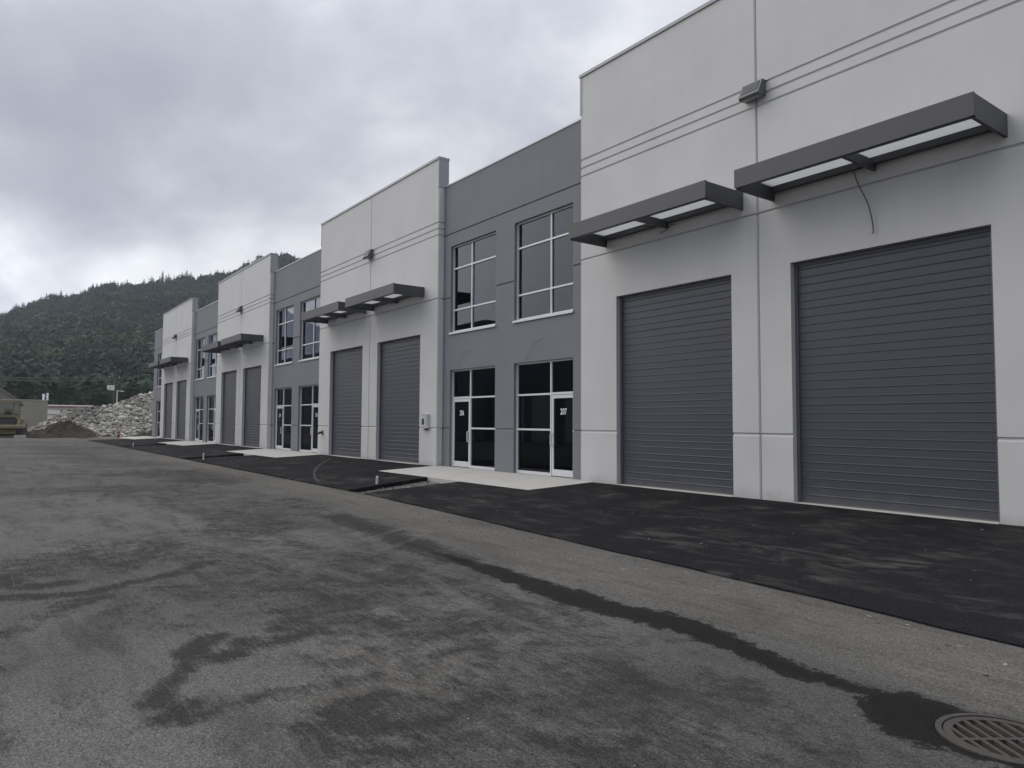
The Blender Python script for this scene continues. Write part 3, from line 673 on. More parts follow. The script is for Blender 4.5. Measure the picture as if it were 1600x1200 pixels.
for i in range(-3, 4):
    y = i*.075; hw = math.sqrt(max(.001, .285**2-y*y))
    o = lpart('bar', MB().box(-hw, hw, y-.0135, y+.0135, -.022, .005), M_rust, t)
lpart('cross_rib', MB().box(-.015, .015, -.28, .28, -.03, .0055), M_rust, t)
lpart('pit', ring(.333, .36, -1.1, -.06).face([(.36*math.cos(a*.2618), .36*math.sin(a*.2618), -1.1) for a in range(24)]), M_black, t)

# ------------------------------------------------------------------ grit and litter on the paving
def grit():
    mb = MB(); rs_ = random.Random(77)
    for i in range(330):
        if i < 60: x, y = rs_.uniform(-16, -1.5), -rs_.uniform(.3, 5.2); s_ = rs_.uniform(.006, .022); m_ = rs_.choice((0, 0, 1))
        elif i < 210: x, y = rs_.uniform(-13, -1), -6.2-abs(rs_.gauss(0, .6)); s_ = rs_.uniform(.006, .024); m_ = rs_.choice((0, 1, 1))
        else: x, y = -rs_.uniform(1.5, 22), -rs_.uniform(6.5, 12.8); s_ = rs_.uniform(.004, .013); m_ = rs_.choice((0, 0, 1))
        if (x-GR[0])**2+(y-GR[1])**2 < .2: continue
        on = y > -5.3-.05*max(0, x+17); z = prof(y)-(0 if on else .022)+s_*.25
        if on and x < -14.6 and y > -2.3: continue
        pts = [Vector((rs_.gauss(0, 1), rs_.gauss(0, 1), rs_.gauss(0, .6))).normalized()*s_*rs_.uniform(.6, 1.3) for _ in range(5)]
        b0 = len(mb.v); mb.v += [(x+q.x*1.4, y+q.y, z+q.z*.6) for q in pts]
        for f in ((0, 1, 2), (0, 2, 3), (0, 3, 1), (1, 3, 2), (0, 1, 4), (1, 2, 4), (2, 0, 4)): mb.f.append(tuple(b0+i_ for i_ in f)); mb.m.append(m_)
    o = place('grit', mb.mesh('grit', [plain('pale_grit', (.22, .21, .19), .9), plain('brown_grit', (.06, .048, .038), .9)]), (0, 0, 0)); tag(o, 'scattered grit and small litter on the asphalt', 'grit', kind='stuff')
grit()

# ------------------------------------------------------------------ pipe stubs, hydrant
M_pvc = plain('white_pvc', (0.68, 0.66, 0.64), 0.4, 0, .08)
M_pink = plain('marker_paint', (0.58, 0.42, 0.38), 0.6)
def stub(x, y, h, z, tilt, label):
    loc = Vector((x, y, z)); t = thing('pipe_stub', loc, label, 'pipe stub', 'pipe stubs in the gravel strips')
    part('pipe', ('st', label), lambda: MB().tube([(0, 0, -.1), (tilt*h, 0, h)], .035, 12), M_pvc, loc, t)
    part('painted_collar', ('sc', label), lambda: MB().tube([(tilt*h*.55, 0, h*.55), (tilt*h*.8, 0, h*.8)], .038, 12), M_pink, loc, t)
stub(-18.84, -4.24, .34, prof(-4.24)-.12, .12, 'white pipe stub standing in the nearest gravel strip')
stub(-35.3, -5.0, .42, prof(-5.0)-.12, .02, 'white pipe stub beside the edge of the third apron')
stub(-54.2, -5.0, .40, prof(-5.0)-.12, .0, 'white pipe stub beside the edge of the farthest apron')

def ground_spot(px, dist):
    """survey bearing (px column on the horizon) and range from the camera to a ground position"""
    d = fw+r2*((px-800)/1127.17); d.z = 0; d.normalize(); return Vector((CAM.x+d.x*dist, CAM.y+d.y*dist, 0))
def facing(p): d = p-CAM; return math.atan2(d.y, d.x)-math.pi/2     # local -Y looks back at the lane
M_hyd = plain('hydrant_red', (0.22, 0.06, 0.05), 0.5)
p = ground_spot(188, 86); t = thing('fire_hydrant', (p.x, p.y, -.30), 'small red fire hydrant in front of the rubble heap', 'hydrant')
def hyd():
    m = MB(); m.tube([(0, 0, 0), (0, 0, .08)], .2, 12); m.tube([(0, 0, .08), (0, 0, .62)], .13, 12); m.tube([(0, 0, .62), (0, 0, .68), (0, 0, .80), (0, 0, .86)], [.17, .17, .11, .03], 12); return m
lpart('barrel', hyd(), M_hyd, t)
for s in (-1, 1): lpart('nozzle', MB().tube([(s*.11, 0, .5), (s*.26, 0, .5)], .07, 10), M_pvc, t)

# ------------------------------------------------------------------ rubble and soil heaps
def heap_field(cx_, cy_, ang, hs, seed):
    ca, sa = math.cos(ang), math.sin(ang)
    return ca, sa
M_rock = None
def rock_mat():
    m, t, b = mat('quarried_rock'); v = coords(t, geo=True)
    a = N(t, 'ShaderNodeAttribute', attribute_name='tint').outputs['Fac']
    c = ramp(t, a, [(0.0, (0.10, 0.095, 0.085)), (0.35, (0.20, 0.19, 0.16)), (0.7, (0.36, 0.345, 0.30)), (1.0, (0.52, 0.505, 0.45))])
    c = mixc(t, wmath(t, 'MULTIPLY', noise(t, v, 4, 4), .5), c, (0.22, 0.205, 0.18)); t.links.new(c, b.inputs['Base Color']); b.inputs['Roughness'].default_value = .95
    return m
M_rock = rock_mat()
def scatter_mesh(name, protos, P, S, rot, tint, mats, aniso=None):
    """join many small low-poly bodies into one mesh with a per-body tint"""
    vs_, fs_, ts_ = [], [], []; base = 0
    for k, (pv, pf) in enumerate(protos):
        idx = np.where(np.arange(len(P)) % len(protos) == k)[0]
        if len(idx) == 0: continue
        ca, sa = np.cos(rot[idx]), np.sin(rot[idx])
        q = pv[None]*S[idx][:, None, :]
        x = q[..., 0]*ca[:, None]-q[..., 1]*sa[:, None]; y = q[..., 0]*sa[:, None]+q[..., 1]*ca[:, None]
        w_ = np.stack([x, y, q[..., 2]], -1)+P[idx][:, None, :]
        n = len(pv); vs_.append(w_.reshape(-1, 3)); fs_.append((pf[None]+(np.arange(len(idx))*n)[:, None, None]+base).reshape(-1, 3)); ts_.append(np.repeat(tint[idx], n)); base += n*len(idx)
    V = np.concatenate(vs_); F = np.concatenate(fs_); T_ = np.concatenate(ts_)
    me = bpy.data.meshes.new(name); me.vertices.add(len(V)); me.vertices.foreach_set('co', V.ravel().astype(np.float32))
    me.loops.add(F.size); me.loops.foreach_set('vertex_index', F.ravel().astype(np.int32)); me.polygons.add(len(F)); me.polygons.foreach_set('loop_start', (np.arange(len(F))*3).astype(np.int32))
    me.update(calc_edges=True)
    at = me.attributes.new('tint', 'FLOAT', 'POINT'); at.data.foreach_set('value', T_.astype(np.float32)); me.materials.append(mats); return me
def ico(sub, jit, seed, squash=1.0):
    bm = bmesh.new(); bmesh.ops.create_icosphere(bm, subdivisions=sub, radius=1.0); rs = random.Random(seed)
    for v in bm.verts: v.co *= 1+rs.uniform(-jit, jit); v.co.z *= squash
    bmesh.ops.triangulate(bm, faces=bm.faces)
    v = np.array([q.co[:] for q in bm.verts]); bm.verts.index_update(); f = np.array([[q.index for q in fc.verts] for fc in bm.faces]); bm.free(); return v, f
rocks = [ico(1, .38, 100+i, .75) for i in range(6)]
rs = np.random.RandomState(5)
# the rubble heap: a ridge that climbs to the right, behind the end of the building
RH = thing('rubble_heap', (-104, 4, -.35), 'big pale heap of broken rock rubble beyond the end of the building', 'rubble heap')
bear = [(34, .3), (48, .8), (62, 1.2), (78, 1.9), (95, 2.5), (115, 3.0), (135, 3.45), (150, 3.5), (163, 3.55), (175, 3.65), (190, 4.2), (210, 4.75), (235, 5.35), (260, 5.9), (320, 6.4), (420, 5.2), (520, 2.0), (560, .2)]
bx, bh = np.array([b_[0] for b_ in bear], float), np.array([b_[1] for b_ in bear])
def rubble_pt(px, d):
    front = np.interp(px, [34, 60, 120, 240, 420], [101, 97, 93, 92, 96]); crest = front+np.interp(px, bx, bh)*1.55+1.0
    h = np.interp(px, bx, bh)
    t_ = np.clip((d-front)/(crest-front), -0.2, 1.9)
    z = np.where(t_ < 1, h*np.clip(t_, 0, 1)**.92, h*np.clip(2.0-t_, 0, 1)); return z-.35
pxs = np.arange(30, 565, 2.2); dds = np.arange(88, 122, .55)
PX, DD = np.meshgrid(pxs, dds, indexing='ij')
def bearing_xy(px, d):
    vx = fw.x+r2.x*((px-800)/1127.17); vy = fw.y+r2.y*((px-800)/1127.17); n_ = np.sqrt(vx*vx+vy*vy); return CAM.x+vx/n_*d, CAM.y+vy/n_*d
HX, HY = bearing_xy(PX, DD); HZ = rubble_pt(PX, DD)+.10*smooth_noise(HX, HY, 2.2, 9)-.06
nx, ny = PX.shape; ii, jj = np.meshgrid(np.arange(nx-1), np.arange(ny-1), indexing='ij'); a_ = (ii*ny+jj).ravel()
me = bpy.data.meshes.new('mound'); me.from_pydata(np.stack([HX, HY, HZ], -1).reshape(-1, 3).tolist(), [], np.stack([a_, a_+ny, a_+ny+1, a_+1], -1).tolist())
me.materials.append(plain('rubble_fines', (0.20, 0.19, 0.165), .97, 0, .4, 1.5)); place('mound', me, (0, 0, 0), RH)
n = 26000; px_ = rs.uniform(33, 330, n); dd_ = 90+rs.uniform(0, 1, n)*15
X_, Y_ = bearing_xy(px_, dd_); Z_ = rubble_pt(px_, dd_); ok = Z_ > -.33
X_, Y_, Z_ = X_[ok], Y_[ok], Z_[ok]; n = len(X_)
sz = np.clip(rs.lognormal(-2.35, .5, n), .05, .40); S_ = np.stack([sz*rs.uniform(.8, 1.5, n), sz*rs.uniform(.7, 1.2, n), sz*rs.uniform(.6, 1.0, n)], -1)
tn = np.clip(rs.normal(.60, .26, n), 0, 1)-np.clip(.4*(smooth_noise(X_, Y_, .9, 21)+.05)*2, 0, .45)
tn = np.clip(tn-.35*np.clip(1-np.abs(np.interp(X_, [-1, 0], [0, 0])+px_[ok]-140)/26, 0, 1)*(Z_ > 2.4), 0, 1)
o = place('rocks', scatter_mesh('rocks', rocks, np.stack([X_, Y_, Z_+sz*.2], -1), S_, rs.uniform(0, 6.28, n), tn, M_rock), (0, 0, 0), RH); o['kind'] = 'stuff'
# brown soil heap in front of it
def soil_heap(px0, px1, d, h, label, name, mat_, peak=.55, seed=3, squash=1.0):
    a, b_ = ground_spot(px0, d), ground_spot(px1, d); c = (a+b_)/2; wd = (b_-a).length/2; ang = math.atan2((b_-a).y, (b_-a).x)
    m = MB(); nr, na = 26, 64; rs_ = random.Random(seed)
    V = []
    for i in range(nr+1):
        r = i/nr
        for k in range(na):
            an = 2*math.pi*k/na; lx = r*math.cos(an)*wd; ly = r*math.sin(an)*wd*.62*squash
            z = h*max(0, (1-r**1.8))*(1-.0*r); nn = mnoise.fractal(Vector((lx*.9+seed, ly*.9, 0)), 1.0, 2.0, 5)
            z = z*(1+.35*nn)+.22*nn*min(1, 3*(1-r))+.10*mnoise.noise(Vector((lx*3.1, ly*3.1, seed)))*min(1, 4*(1-r)); lx += wd*(peak-.5)*(1-r)*1.2
            V.append((lx*math.cos(ang)-ly*math.sin(ang), lx*math.sin(ang)+ly*math.cos(ang), z if r < 1 else -.15))
    m.v = V
    for i in range(nr):
        for k in range(na): m.f.append((i*na+k, i*na+(k+1) % na, (i+1)*na+(k+1) % na, (i+1)*na+k)); m.m.append(0)
    o = place(name, m.mesh(name, mat_), (c.x, c.y, -.28)); return tag(o, label, 'heap')
M_brown = plain('dark_brown_soil', (0.050, 0.036, 0.029), .97, 0, .5, 2.2, .9, 9)
soil_heap(34, 160, 90, 1.5, 'low dark brown soil heap in front of the pale rubble', 'soil_heap', M_brown, .54, 3)
soil_heap(205, 262, 86.5, .75, 'small dark soil heap at the far end of the building', 'soil_heap', plain('dark_weedy_soil', (.05, .05, .036), .97, 0, .5, 2, .8, 8), .7, 8)

# ------------------------------------------------------------------ crawler loader seen from behind
M_yel = plain('faded_yellow_machine_paint', (0.215, 0.185, 0.105), .7, 0, .35, 2)
def clear_glass():
    m = bpy.data.materials.new('clear_glass'); m.use_nodes = True; t = m.node_tree; t.nodes.clear(); o = t.nodes.new('ShaderNodeOutputMaterial')
    gl = N(t, 'ShaderNodeBsdfGlossy'); gl.inputs['Roughness'].default_value = .05; tr = N(t, 'ShaderNodeBsdfTransparent'); tr.inputs[0].default_value = (.75, .77, .76, 1)
    fr = N(t, 'ShaderNodeFresnel'); mx = t.nodes.new('ShaderNodeMixShader'); t.links.new(fr.outputs[0], mx.inputs[0]); t.links.new(tr.outputs[0], mx.inputs[1]); t.links.new(gl.outputs[0], mx.inputs[2]); t.links.new(mx.outputs[0], o.inputs[0]); return m
M_clear = clear_glass()
M_grime = plain('greasy_black_steel', (0.03, 0.03, 0.03), .7, 0, .4, 4)
M_greyst = plain('worn_grey_steel', (0.10, 0.098, 0.095), .6, 0, .3, 3)
p = ground_spot(14.5, 91); t = thing('crawler_loader', (p.x, p.y, -.28), 'old yellow crawler loader parked at the far left, rear towards us', 'loader', rotz=facing(p))
for s in (-1, 1):
    def trk():
        m = MB(); pr = []
        for i in range(24):
            an = 2*math.pi*i/24; cx_ = 1.3 if math.cos(an) > 0 else -1.3; pr.append((cx_+.42*math.cos(an), .44+.43*math.sin(an)))
        m.prism([(y, z) for y, z in pr], s*.72, s*1.22)
        for i in range(26):   # grouser plates along top, bottom and round the rear
            yy = -1.3+2.6*i/25; m.box(min(s*.70, s*1.24), max(s*.70, s*1.24), yy-.02, yy+.02, .865, .90)
        for i in range(7):
            an = math.pi/2+math.pi*i/6; yy, zz = -1.3+.44*math.cos(an), .44+.44*math.sin(an); m.box(min(s*.70, s*1.24), max(s*.70, s*1.24), yy-.03, yy+.03, zz-.03, zz+.03)
        return m
    lpart('track', trk(), M_grime, t)
lpart('chassis', MB().box(-.70, .70, -1.6, 1.7, .45, 1.2).box(-1.3, 1.3, -1.2, 1.2, 1.0, 1.42), M_yel, t)
g_ = lpart('radiator_guard', MB().prism([(-.72, .95), (.72, .95), (.72, 2.0), (.62, 2.15), (-.62, 2.15), (-.72, 2.0)], -1.85, -.9, 'y'), M_grime, t)
for i in range(6): lpart('grille_bar', MB().box(-.62, .62, -1.875, -1.851, 1.05+i*.15, 1.11+i*.15), M_greyst, g_)
lpart('counterweight', MB().prism([(-2.0, .98), (-2.05, 1.06), (-2.05, 1.30), (-1.95, 1.36), (-1.86, 1.36), (-1.86, .98)], -1.45, 1.45), M_yel, t)
cab = lpart('cab', MB().box(-1.05, -.93, -.88, -.74, 1.95, 3.55).box(.93, 1.05, -.88, -.74, 1.95, 3.55).box(-1.05, -.93, .7, .84, 1.95, 3.55).box(.93, 1.05, .7, .84, 1.95, 3.55).box(-.93, .93, -.87, -.77, 1.95, 2.36).box(-1.04, 1.04, .71, .83, 1.95, 2.5).box(-1.04, -.94, -.7, .7, 1.95, 2.45).box(.94, 1.04, -.7, .7, 1.95, 2.45), M_yel, t)
lpart('cab_roof', MB().prism([(-1.2, 3.55), (1.2, 3.55), (1.2, 3.66), (1.1, 3.78), (-1.1, 3.78), (-1.2, 3.66)], -1.05, 1.0, 'y'), M_yel, cab)
lpart('rear_pane', MB().box(-.93, .93, -.83, -.82, 2.36, 3.5), M_clear, cab)
lpart('window_bar', MB().box(.42, .52, -.86, -.80, 2.36, 3.5).box(-.93, .42, -.86, -.80, 2.75, 2.83), M_yel, cab)
lpart('seat', MB().box(-.3, .3, -.2, .4, 2.0, 2.35).box(-.3, .3, -.35, -.2, 2.0, 2.95), M_grime, cab)
for s in (-1, 1):
    lpart('fuel_tank', MB().prism([(-.9, 1.45), (-.9, 1.95), (-.75, 2.1), (.6, 2.1), (.6, 1.45)], s*1.08, s*1.4), M_yel, t)
    lpart('lift_arm', MB().prism([(-.6, 1.95), (-.6, 2.3), (2.2, 1.4), (2.6, .6), (2.35, .5), (1.9, 1.2)], s*.82, s*.68), M_yel, t)
    lpart('work_lamp', MB().box(s*1.17-.1, s*1.17+.1, -1.1, -1.0, 3.28, 3.46), M_grime, cab)
lpart('exhaust_pipe', MB().tube([(.45, 1.2, 1.4), (.45, 1.2, 3.2)], .07, 10), M_grime, t)
lpart('bucket', MB().prism([(2.6, .1), (3.6, .05), (3.5, .2), (2.9, .35), (2.7, 1.0), (3.0, 1.5), (2.85, 1.55), (2.5, 1.05)], -1.75, 1.75), M_greyst, t)
p2 = ground_spot(36, 90.5)
o = place('steel_skip', MB().prism([(-.42, 0), (.42, 0), (.52, 1.55), (.40, 1.55), (.36, .5), (-.36, .5), (-.40, 1.55), (-.52, 1.55)], -.7, .7, 'y').box(-.5, .5, -.72, -.705, .9, 1.0).mesh('steel_skip', M_greyst), (p2.x, p2.y, -.27), None, facing(p2)); tag(o, 'dark grey steel bucket standing right of the yellow loader', 'bucket')
p2 = ground_spot(34.5, 87); o = place('concrete_block', MB().prism([(-.5, 0), (.5, 0), (.5, .30), (.46, .34), (-.46, .34), (-.5, .30)], -.35, .35, 'y').mesh('concrete_block', M_conc), (p2.x, p2.y, -.27), None, facing(p2)); tag(o, 'low pale concrete block on the ground by the loader', 'block')

# ------------------------------------------------------------------ far buildings and poles
M_tan = plain('weathered_tan_cladding', (0.27, 0.258, 0.215), .85, 0, .12, .5, .1, 3)
M_wtrail = plain('white_trailer_paint', (0.62, 0.62, 0.60), .5, 0, .08)
M_redrf = plain('faded_red_roof', (0.19, 0.125, 0.11), .7)
M_pinkg = plain('weathered_grey_shingle', (0.19, 0.165, 0.155), .85)
def farthing(name, px, d, label, cat): q = ground_spot(px, d); return thing(name, (q.x, q.y, -.42), label, cat, rotz=facing(q))
K = 1/1127.17
t = farthing('tan_shed', 40, 135, 'flat-topped tan shed wall behind the yellow loader', 'shed'); wd = 50*K*135/2
lpart('wall', MB().box(-wd, wd, 0, 7, 0, 5.05), M_tan, t)
for i in range(5): lpart('cladding_board', MB().box(-wd-.01, wd+.01, -.035, -.002, .5+i*.92, .5+i*.92+.86), M_tan, t)
lpart('roof_edge', MB().box(-wd-.08, wd+.08, -.12, 7.1, 5.05, 5.16), M_capl, t)
for x in (60, 64.5):
    q = (x-40)*K*135; lpart('vent_pipe', MB().tube([(q, .5, 5.1), (q, .5, 6.15 if x > 62 else 6.0)], .13, 10).tube([(q, .5, 6.0 if x > 62 else 5.85), (q, .5, 6.25 if x > 62 else 6.1)], .17, 10), M_white, t)
t = farthing('gabled_house', 1, 160, 'grey gabled house roof peeping over the yellow loader', 'house'); wd = 4.2
lpart('wall', MB().box(-wd+.3, wd-.3, .3, 9, 0, 5.0), M_tan, t)
lpart('roof', MB().prism([(-wd, 4.7), (0, 7.8), (wd, 4.7), (wd, 4.45), (0, 7.5), (-wd, 4.45)], 0, 9.5, 'y').prism([(-wd+.4, 4.6), (wd-.4, 4.6), (0, 7.45)], .25, .45, 'y'), M_pinkg, t)
t = farthing('white_trailer', 78, 150, 'white box trailer between the tan shed and the rubble', 'trailer'); wd = 26*K*150/2
lpart('box', MB().box(-wd, wd, 0, 2.5, 1.1, 3.75), M_wtrail, t); lpart('rail', MB().box(-wd-.02, wd+.02, -.06, -.002, 2.9, 3.0), M_greyst, t)
lpart('rail', MB().box(-wd-.02, wd+.02, -.06, -.002, 1.7, 1.8), M_greyst, t)
for x in (-.8, .3): lpart('wheel', MB().tube([(x, -.03, .5), (x, .3, .5)], .5, 16), M_grime, t)
t = farthing('low_warehouse', 112, 190, 'long low pale warehouse with a reddish roof edge behind the rubble', 'warehouse'); wd = 52*K*190/2
lpart('wall', MB().box(-wd, wd, 0, 12, 0, 4.9), plain('cream_cladding', (.44, .43, .38), .8), t)
lpart('roof', MB().prism([(-.3, 4.9), (12.3, 4.9), (12.3, 5.05), (6, 5.5), (-.3, 5.1)], -wd-.2, wd+.2), M_redrf, t)
for x in (-2.6, -.6, 1.8): lpart('window', MB().box(x, x+.9, -.04, -.002, 3.6, 4.3), M_glass, t)
M_pole = plain('weathered_pole_wood', (0.10, 0.085, 0.07), .9)
M_wpole = plain('galvanised_pole', (0.60, 0.60, 0.58), .5)
t = farthing('utility_pole', 178.5, 165, 'thin dark utility pole with a pale transformer against the forested hill', 'utility pole')
lpart('pole', MB().tube([(0, 0, 0), (0, 0, 11.3)], [.17, .11], 10), M_pole, t); lpart('crossarm', MB().box(-1.0, 1.0, -.06, .06, 10.4, 10.52), M_pole, t)
lpart('transformer', MB().tube([(-.35, -.35, 8.0), (-.35, -.35, 9.0)], .42, 14).tube([(-.9, -.2, 8.1), (-.9, -.2, 9.0)], .34, 14), M_wpole, t)
for x in (-.9, 0, .9): lpart('insulator', MB().tube([(x, 0, 10.52), (x, 0, 10.75)], .06, 8), M_wpole, t)
t = farthing('street_light', 183.5, 150, 'pale metal street light rising behind the rubble heap', 'street light')
lpart('pole', MB().tube([(0, 0, 0), (0, 0, 7.4)], [.13, .09], 10), M_wpole, t)
lpart('arm', MB().box(-.12, .95, -.05, .05, 7.32, 7.44), M_wpole, t); lpart('lamp_head', MB().box(.55, 1.15, -.14, .14, 7.25, 7.36), M_wpole, t)
t = farthing('service_mast', 69.5, 140, 'thin grey service mast right of the tan shed', 'mast')
lpart('pole', MB().tube([(0, 0, 0), (0, 0, 6.0)], .09, 8), M_capl, t); lpart('head', MB().box(-.25, .25, -.1, .1, 5.7, 6.0), M_capl, t); lpart('arm', MB().box(-.5, .0, -.04, .04, 4.6, 4.7), M_capl, t)
def line(a, b_, sag, label, r=.05):
    pts = []
    for i in range(25):
        s = i/24; q = a.lerp(b_, s); q.z -= sag*4*s*(1-s); pts.append(q-a)
    tag(place('power_line', MB().tube(pts, r, 5).mesh('power_line', M_greyst), a), label, 'power line')
pp = ground_spot(178.5, 165); ql = ground_spot(-190, 175)
line(Vector((ql.x, ql.y, 11.4)), Vector((pp.x, pp.y, 10.3)), 1.1, 'upper power line running left from the utility pole')
line(Vector((ql.x, ql.y, 10.9)), Vector((pp.x+.6, pp.y+.5, 9.8)), 1.1, 'lower power line running left from the utility pole')
ms = ground_spot(69.5, 140); line(Vector((ms.x, ms.y, 5.4)), Vector((*ground_spot(125, 188).xy, 4.6)), .8, 'slack service cable from the mast to the low warehouse', .02)

# ------------------------------------------------------------------ building across the lane (seen only mirrored in the glazing)
OB = thing('opposite_building', (-70, -34, -.42), 'grey industrial building across the lane, mirrored in the windows', 'building')
part('wall', 'ob1', lambda: MB().box(-58, -14, -46, -26, -.42, 5.2), M_dark, (0, 0, 0), OB)
part('wall', 'ob2', lambda: MB().box(-130, -58.02, -46, -25.2, -.42, 11.6), M_dark, (0, 0, 0), OB)
for i in range(9): part('overhead_door', 'ob3', lambda: MB().box(0, 3.4, -26.0, -25.96, -.2, 4.2), M_light, (-56+i*4.6, 0.0, 0), OB)

# ------------------------------------------------------------------ forested hill
ridge = [(-900, 600), (-400, 545), (-150, 512), (0, 494), (11, 490), (24, 482), (43, 477), (63, 470), (86, 466), (106, 464), (124, 461), (141, 452), (167, 445), (184, 445), (198, 449), (216, 444), (244, 438), (262, 437), (290, 434), (310, 434), (342, 428), (359, 427), (371, 420), (385, 411), (408, 402), (425, 399), (448, 400), (468, 405), (520, 408), (700, 430), (1000, 500), (1500, 600)]
rx = np.array([r_[0] for r_ in ridge], float); ry = np.array([r_[1] for r_ in ridge], float)
D0, D1 = 290.0, 900.0
def hill_z(px, d):
    y = np.interp(px, rx, ry); hyp = np.sqrt(1+((px-800)/1127.17)**2)
    H = CAM.z+(655.5+.006*px-y)/1127.17/np.maximum(hyp*np.cos(pitch), .5)*D1 - 8.5
    t_ = (d-D0)/(D1-D0)
    z = np.where(t_ < 1, H*np.clip(t_, 0, 1)**1.12, H-(t_-1)*90)
    return z
def hxy(px, d): return bearing_xy(px, d)
hp = np.concatenate([np.arange(-900, -60, 40), np.arange(-60, 520, 8), np.arange(520, 1501, 60)]); hd = np.concatenate([[240], np.arange(D0, D1+1, 20), [D1+40, D1+100, D1+300]])
PX, DD = np.meshgrid(hp, hd, indexing='ij'); HX, HY = hxy(PX, DD); HZ = hill_z(PX, DD)+5*smooth_noise(HX, HY, .02, 31)*(DD > D0)*(DD < D1-60); HZ[:, 0] = -1.5
nx, ny = PX.shape; ii, jj = np.meshgrid(np.arange(nx-1), np.arange(ny-1), indexing='ij'); a_ = (ii*ny+jj).ravel()
me = bpy.data.meshes.new('hill'); me.from_pydata(np.stack([HX, HY, HZ], -1).reshape(-1, 3).tolist(), [], np.stack([a_, a_+ny, a_+ny+1, a_+1], -1).tolist())
me.materials.append(plain('forest_floor', (0.035, 0.04, 0.026), .97, 0, .4, .05)); tag(place('hill', me, (0, 0, 0)), kind='structure')
def leaf_mat(name, stops):
    m, t, b = mat(name); a = N(t, 'ShaderNodeAttribute', attribute_name='tint').outputs['Fac']
    c = ramp(t, a, stops); t.links.new(c, b.inputs['Base Color']); b.inputs['Roughness'].default_value = .8; b.inputs['Specular IOR Level'].default_value = .15; return m
M_leaf = leaf_mat('mixed_forest_foliage', [(0.0, (0.011, 0.019, 0.014)), (0.4, (0.019, 0.032, 0.017)), (0.75, (0.038, 0.062, 0.024)), (1.0, (0.068, 0.090, 0.036))])
def broadleaf(seed):
    rs_ = np.random.RandomState(seed); V, F = [], []; b0 = 0
    lobes = [(0, 0, .62, .40)]+[(rs_.uniform(-.22, .22), rs_.uniform(-.22, .22), rs_.uniform(.42, .85), rs_.uniform(.2, .3)) for _ in range(4)]
    for lx, ly, lz, lr in lobes:
        n_ = int(52*lr/.3)
        for _ in range(n_):
            d = rs_.normal(size=3); d /= np.linalg.norm(d); d[2] = abs(d[2])*.9-.25 if rs_.rand() < .7 else d[2]
            c = np.array([lx, ly, lz])+d*lr*rs_.uniform(.8, 1.08)
            nrm = d+rs_.normal(size=3)*.45; nrm /= np.linalg.norm(nrm); u_ = np.cross(nrm, [0.3, .5, .8]); u_ /= np.linalg.norm(u_); w_ = np.cross(nrm, u_); s = lr*rs_.uniform(.16, .34)
            V += [c+u_*s, c-u_*s*.6+w_*s*.8, c-u_*s*.6-w_*s*.8]; F.append([b0, b0+1, b0+2]); b0 += 3
    iv, jf = ico(1, .15, seed, 1.0); V += list(iv*np.array([.34, .34, .36])+np.array([0, 0, .6])); F += (jf+b0).tolist(); b0 += len(iv)
    V += [np.array(q) for q in ((.03, 0, -.3), (-.02, .03, -.3), (-.02, -.03, -.3), (0, 0, .6))]; F += [[b0, b0+1, b0+3], [b0+1, b0+2, b0+3], [b0+2, b0, b0+3]]
    return np.array(V), np.array(F)
def conifer(seed, tiers=8):
    rs_ = np.random.RandomState(seed); V, F = [], []; b0 = 0
    for k in range(tiers):
        s = k/(tiers-1); z = .10+.82*s; r = (.17*(1-s)**.85+.015)*rs_.uniform(.85, 1.2); n_ = 9 if k < 5 else 6; off = rs_.uniform(0, 6.28)
        for i in range(n_):
            an = off+6.283*i/n_+rs_.uniform(-.2, .2); rr = r*rs_.uniform(.6, 1.25); dz = -.035-rs_.uniform(0, .05); wv = .5*6.283/n_
            tip = np.array([rr*math.cos(an), rr*math.sin(an), z+dz]); top = np.array([0, 0, z+.10*(1.15-s)])
            l = np.array([rr*.62*math.cos(an-wv), rr*.62*math.sin(an-wv), z+.01]); q = np.array([rr*.62*math.cos(an+wv), rr*.62*math.sin(an+wv), z+.01])
            V += [top, l, tip, q]; F += [[b0, b0+1, b0+2], [b0, b0+2, b0+3]]; b0 += 4
    V += [np.array(q) for q in ((.012, 0, -.3), (-.008, .01, -.3), (-.008, -.01, -.3), (0, 0, 1.0))]; F += [[b0, b0+1, b0+3], [b0+1, b0+2, b0+3], [b0+2, b0, b0+3]]
    return np.array(V), np.array(F)
BL = [broadleaf(200+i) for i in range(6)]; CF = [conifer(300+i) for i in range(6)]
rs = np.random.RandomState(11)
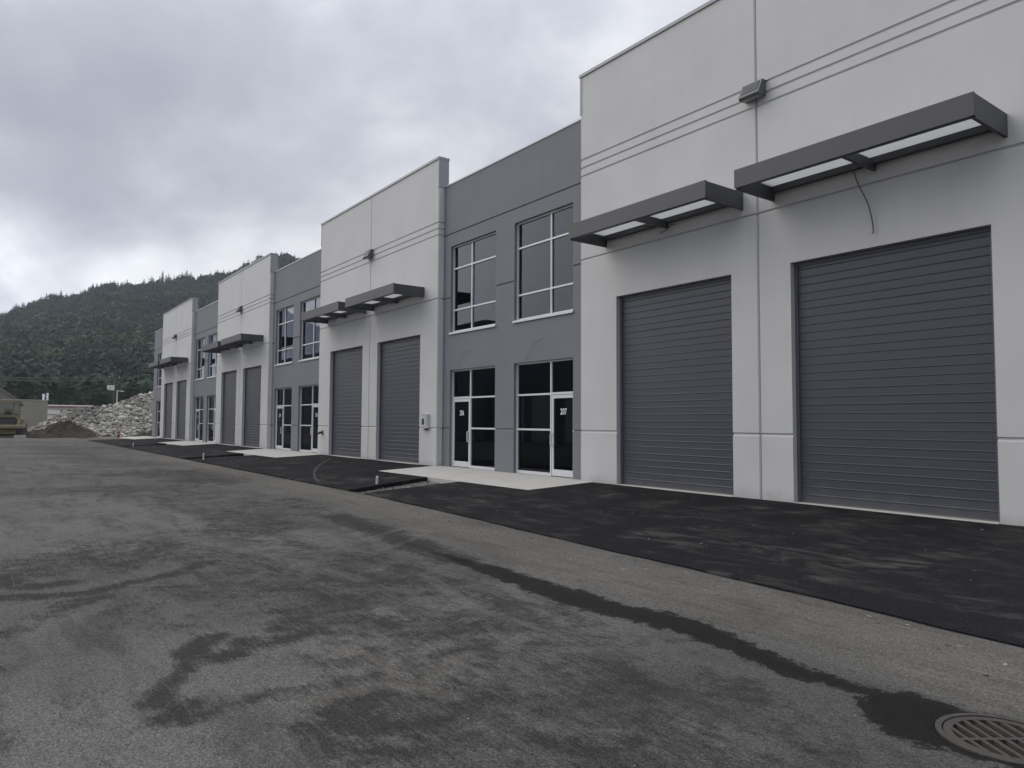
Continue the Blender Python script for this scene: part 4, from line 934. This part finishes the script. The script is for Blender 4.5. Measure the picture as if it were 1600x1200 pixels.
def forest(name, n, pxr, dr, conif, label, power=1.0, tone=0.0):
    px = rs.uniform(pxr[0], pxr[1], n); d = dr[0]+(dr[1]-dr[0])*rs.uniform(0, 1, n)**power
    x, y = hxy(px, d); z = hill_z(px, d); z = np.maximum(z, -.4)+5*smooth_noise(x, y, .02, 31)*(d > D0)*(d < D1-60)
    pc = np.clip(conif+.5*smooth_noise(x, y, .012, 77)+.25*(d-600)/300, 0.02, .97); isc = rs.uniform(0, 1, n) < pc
    patch = smooth_noise(x, y, .018, 13)
    out = []
    for sel, protos, hr, wr, tb in ((~isc, BL, (8, 14), (.95, 1.35), .56), (isc, CF, (10, 18), (1.2, 1.9), .22)):
        m = sel.sum(); h = rs.uniform(hr[0], hr[1], m); w_ = h*rs.uniform(wr[0], wr[1], m)
        out.append((protos, np.stack([x[sel], y[sel], z[sel]], -1), np.stack([w_, w_, h], -1), rs.uniform(0, 6.28, m), np.clip(rs.normal(tb, .17, m)+.6*patch[sel]+tone, 0, 1)))
    # two meshes, one mass: join through a single scatter of both kinds
    me_b = scatter_mesh('tmp', *out[0], M_leaf); me_c = scatter_mesh('tmp', *out[1], M_leaf)
    bm = bmesh.new(); bm.from_mesh(me_b); bm.from_mesh(me_c); me_ = bpy.data.meshes.new(name); bm.to_mesh(me_); bm.free()
    me_.materials.append(M_leaf); bpy.data.meshes.remove(me_b); bpy.data.meshes.remove(me_c)
    return tag(place(name, me_, (0, 0, 0)), label, 'forest', kind='stuff')
forest('hillside_forest', 6500, (-70, 560), (290, 900), .30, 'dense dark mixed forest covering the hill behind the site', .85)
forest('valley_trees', 420, (-80, 420), (232, 300), .10, 'belt of broadleaf trees along the foot of the hill', tone=-.28)
# conifers that stand out singly on the skyline
def tree_mesh(v, f, h, w_):
    me_ = bpy.data.meshes.new('conifer_tree'); me_.from_pydata((v*np.array([w_, w_, h])).tolist(), [], f.tolist()); me_.materials.append(M_leaf)
    at = me_.attributes.new('tint', 'FLOAT', 'POINT'); at.data.foreach_set('value', np.full(len(v), .12, np.float32)); return me_
TM = [tree_mesh(*conifer(400+i, 11), 1.0, .95) for i in range(5)]
rk = random.Random(4); px = 3.0
while px < 476:
    d = D1-rk.uniform(0, 22); x, y = hxy(np.array([px]), np.array([d])); z = float(hill_z(np.array([px]), np.array([d]))[0])
    h = 8+11*max(0, mnoise.noise(Vector((px*.05, 3.3, 0)))+.35)*rk.uniform(.6, 1.2)+rk.uniform(0, 5)
    o = place('conifer_tree', rk.choice(TM), (float(x[0]), float(y[0]), z-.5), None, rk.uniform(0, 6.28)); s = h*rk.uniform(1.1, 1.75); o.scale = (s, s, h)
    tag(o, 'dark conifer standing against the sky along the hill ridge', 'tree', 'conifers on the skyline')
    px += rk.choice((3, 4, 5, 8, 12))*rk.uniform(.8, 1.2)

# ------------------------------------------------------------------ the air between
hz = bpy.data.materials.new('valley_haze'); hz.use_nodes = True; t = hz.node_tree; t.nodes.clear()
pv = t.nodes.new('ShaderNodeVolumePrincipled'); pv.inputs['Density'].default_value = 0.00019; pv.inputs['Color'].default_value = (0.80, 0.87, 1.0, 1); pv.inputs['Anisotropy'].default_value = 0.0
ho = t.nodes.new('ShaderNodeOutputMaterial'); t.links.new(pv.outputs[0], ho.inputs['Volume'])
tag(place('haze', MB().box(-3100, 3100, -3100, 3100, -2.6, 330).mesh('haze', hz), (0, 0, 0)), 'thin blue-grey haze over the valley', 'haze', kind='stuff')
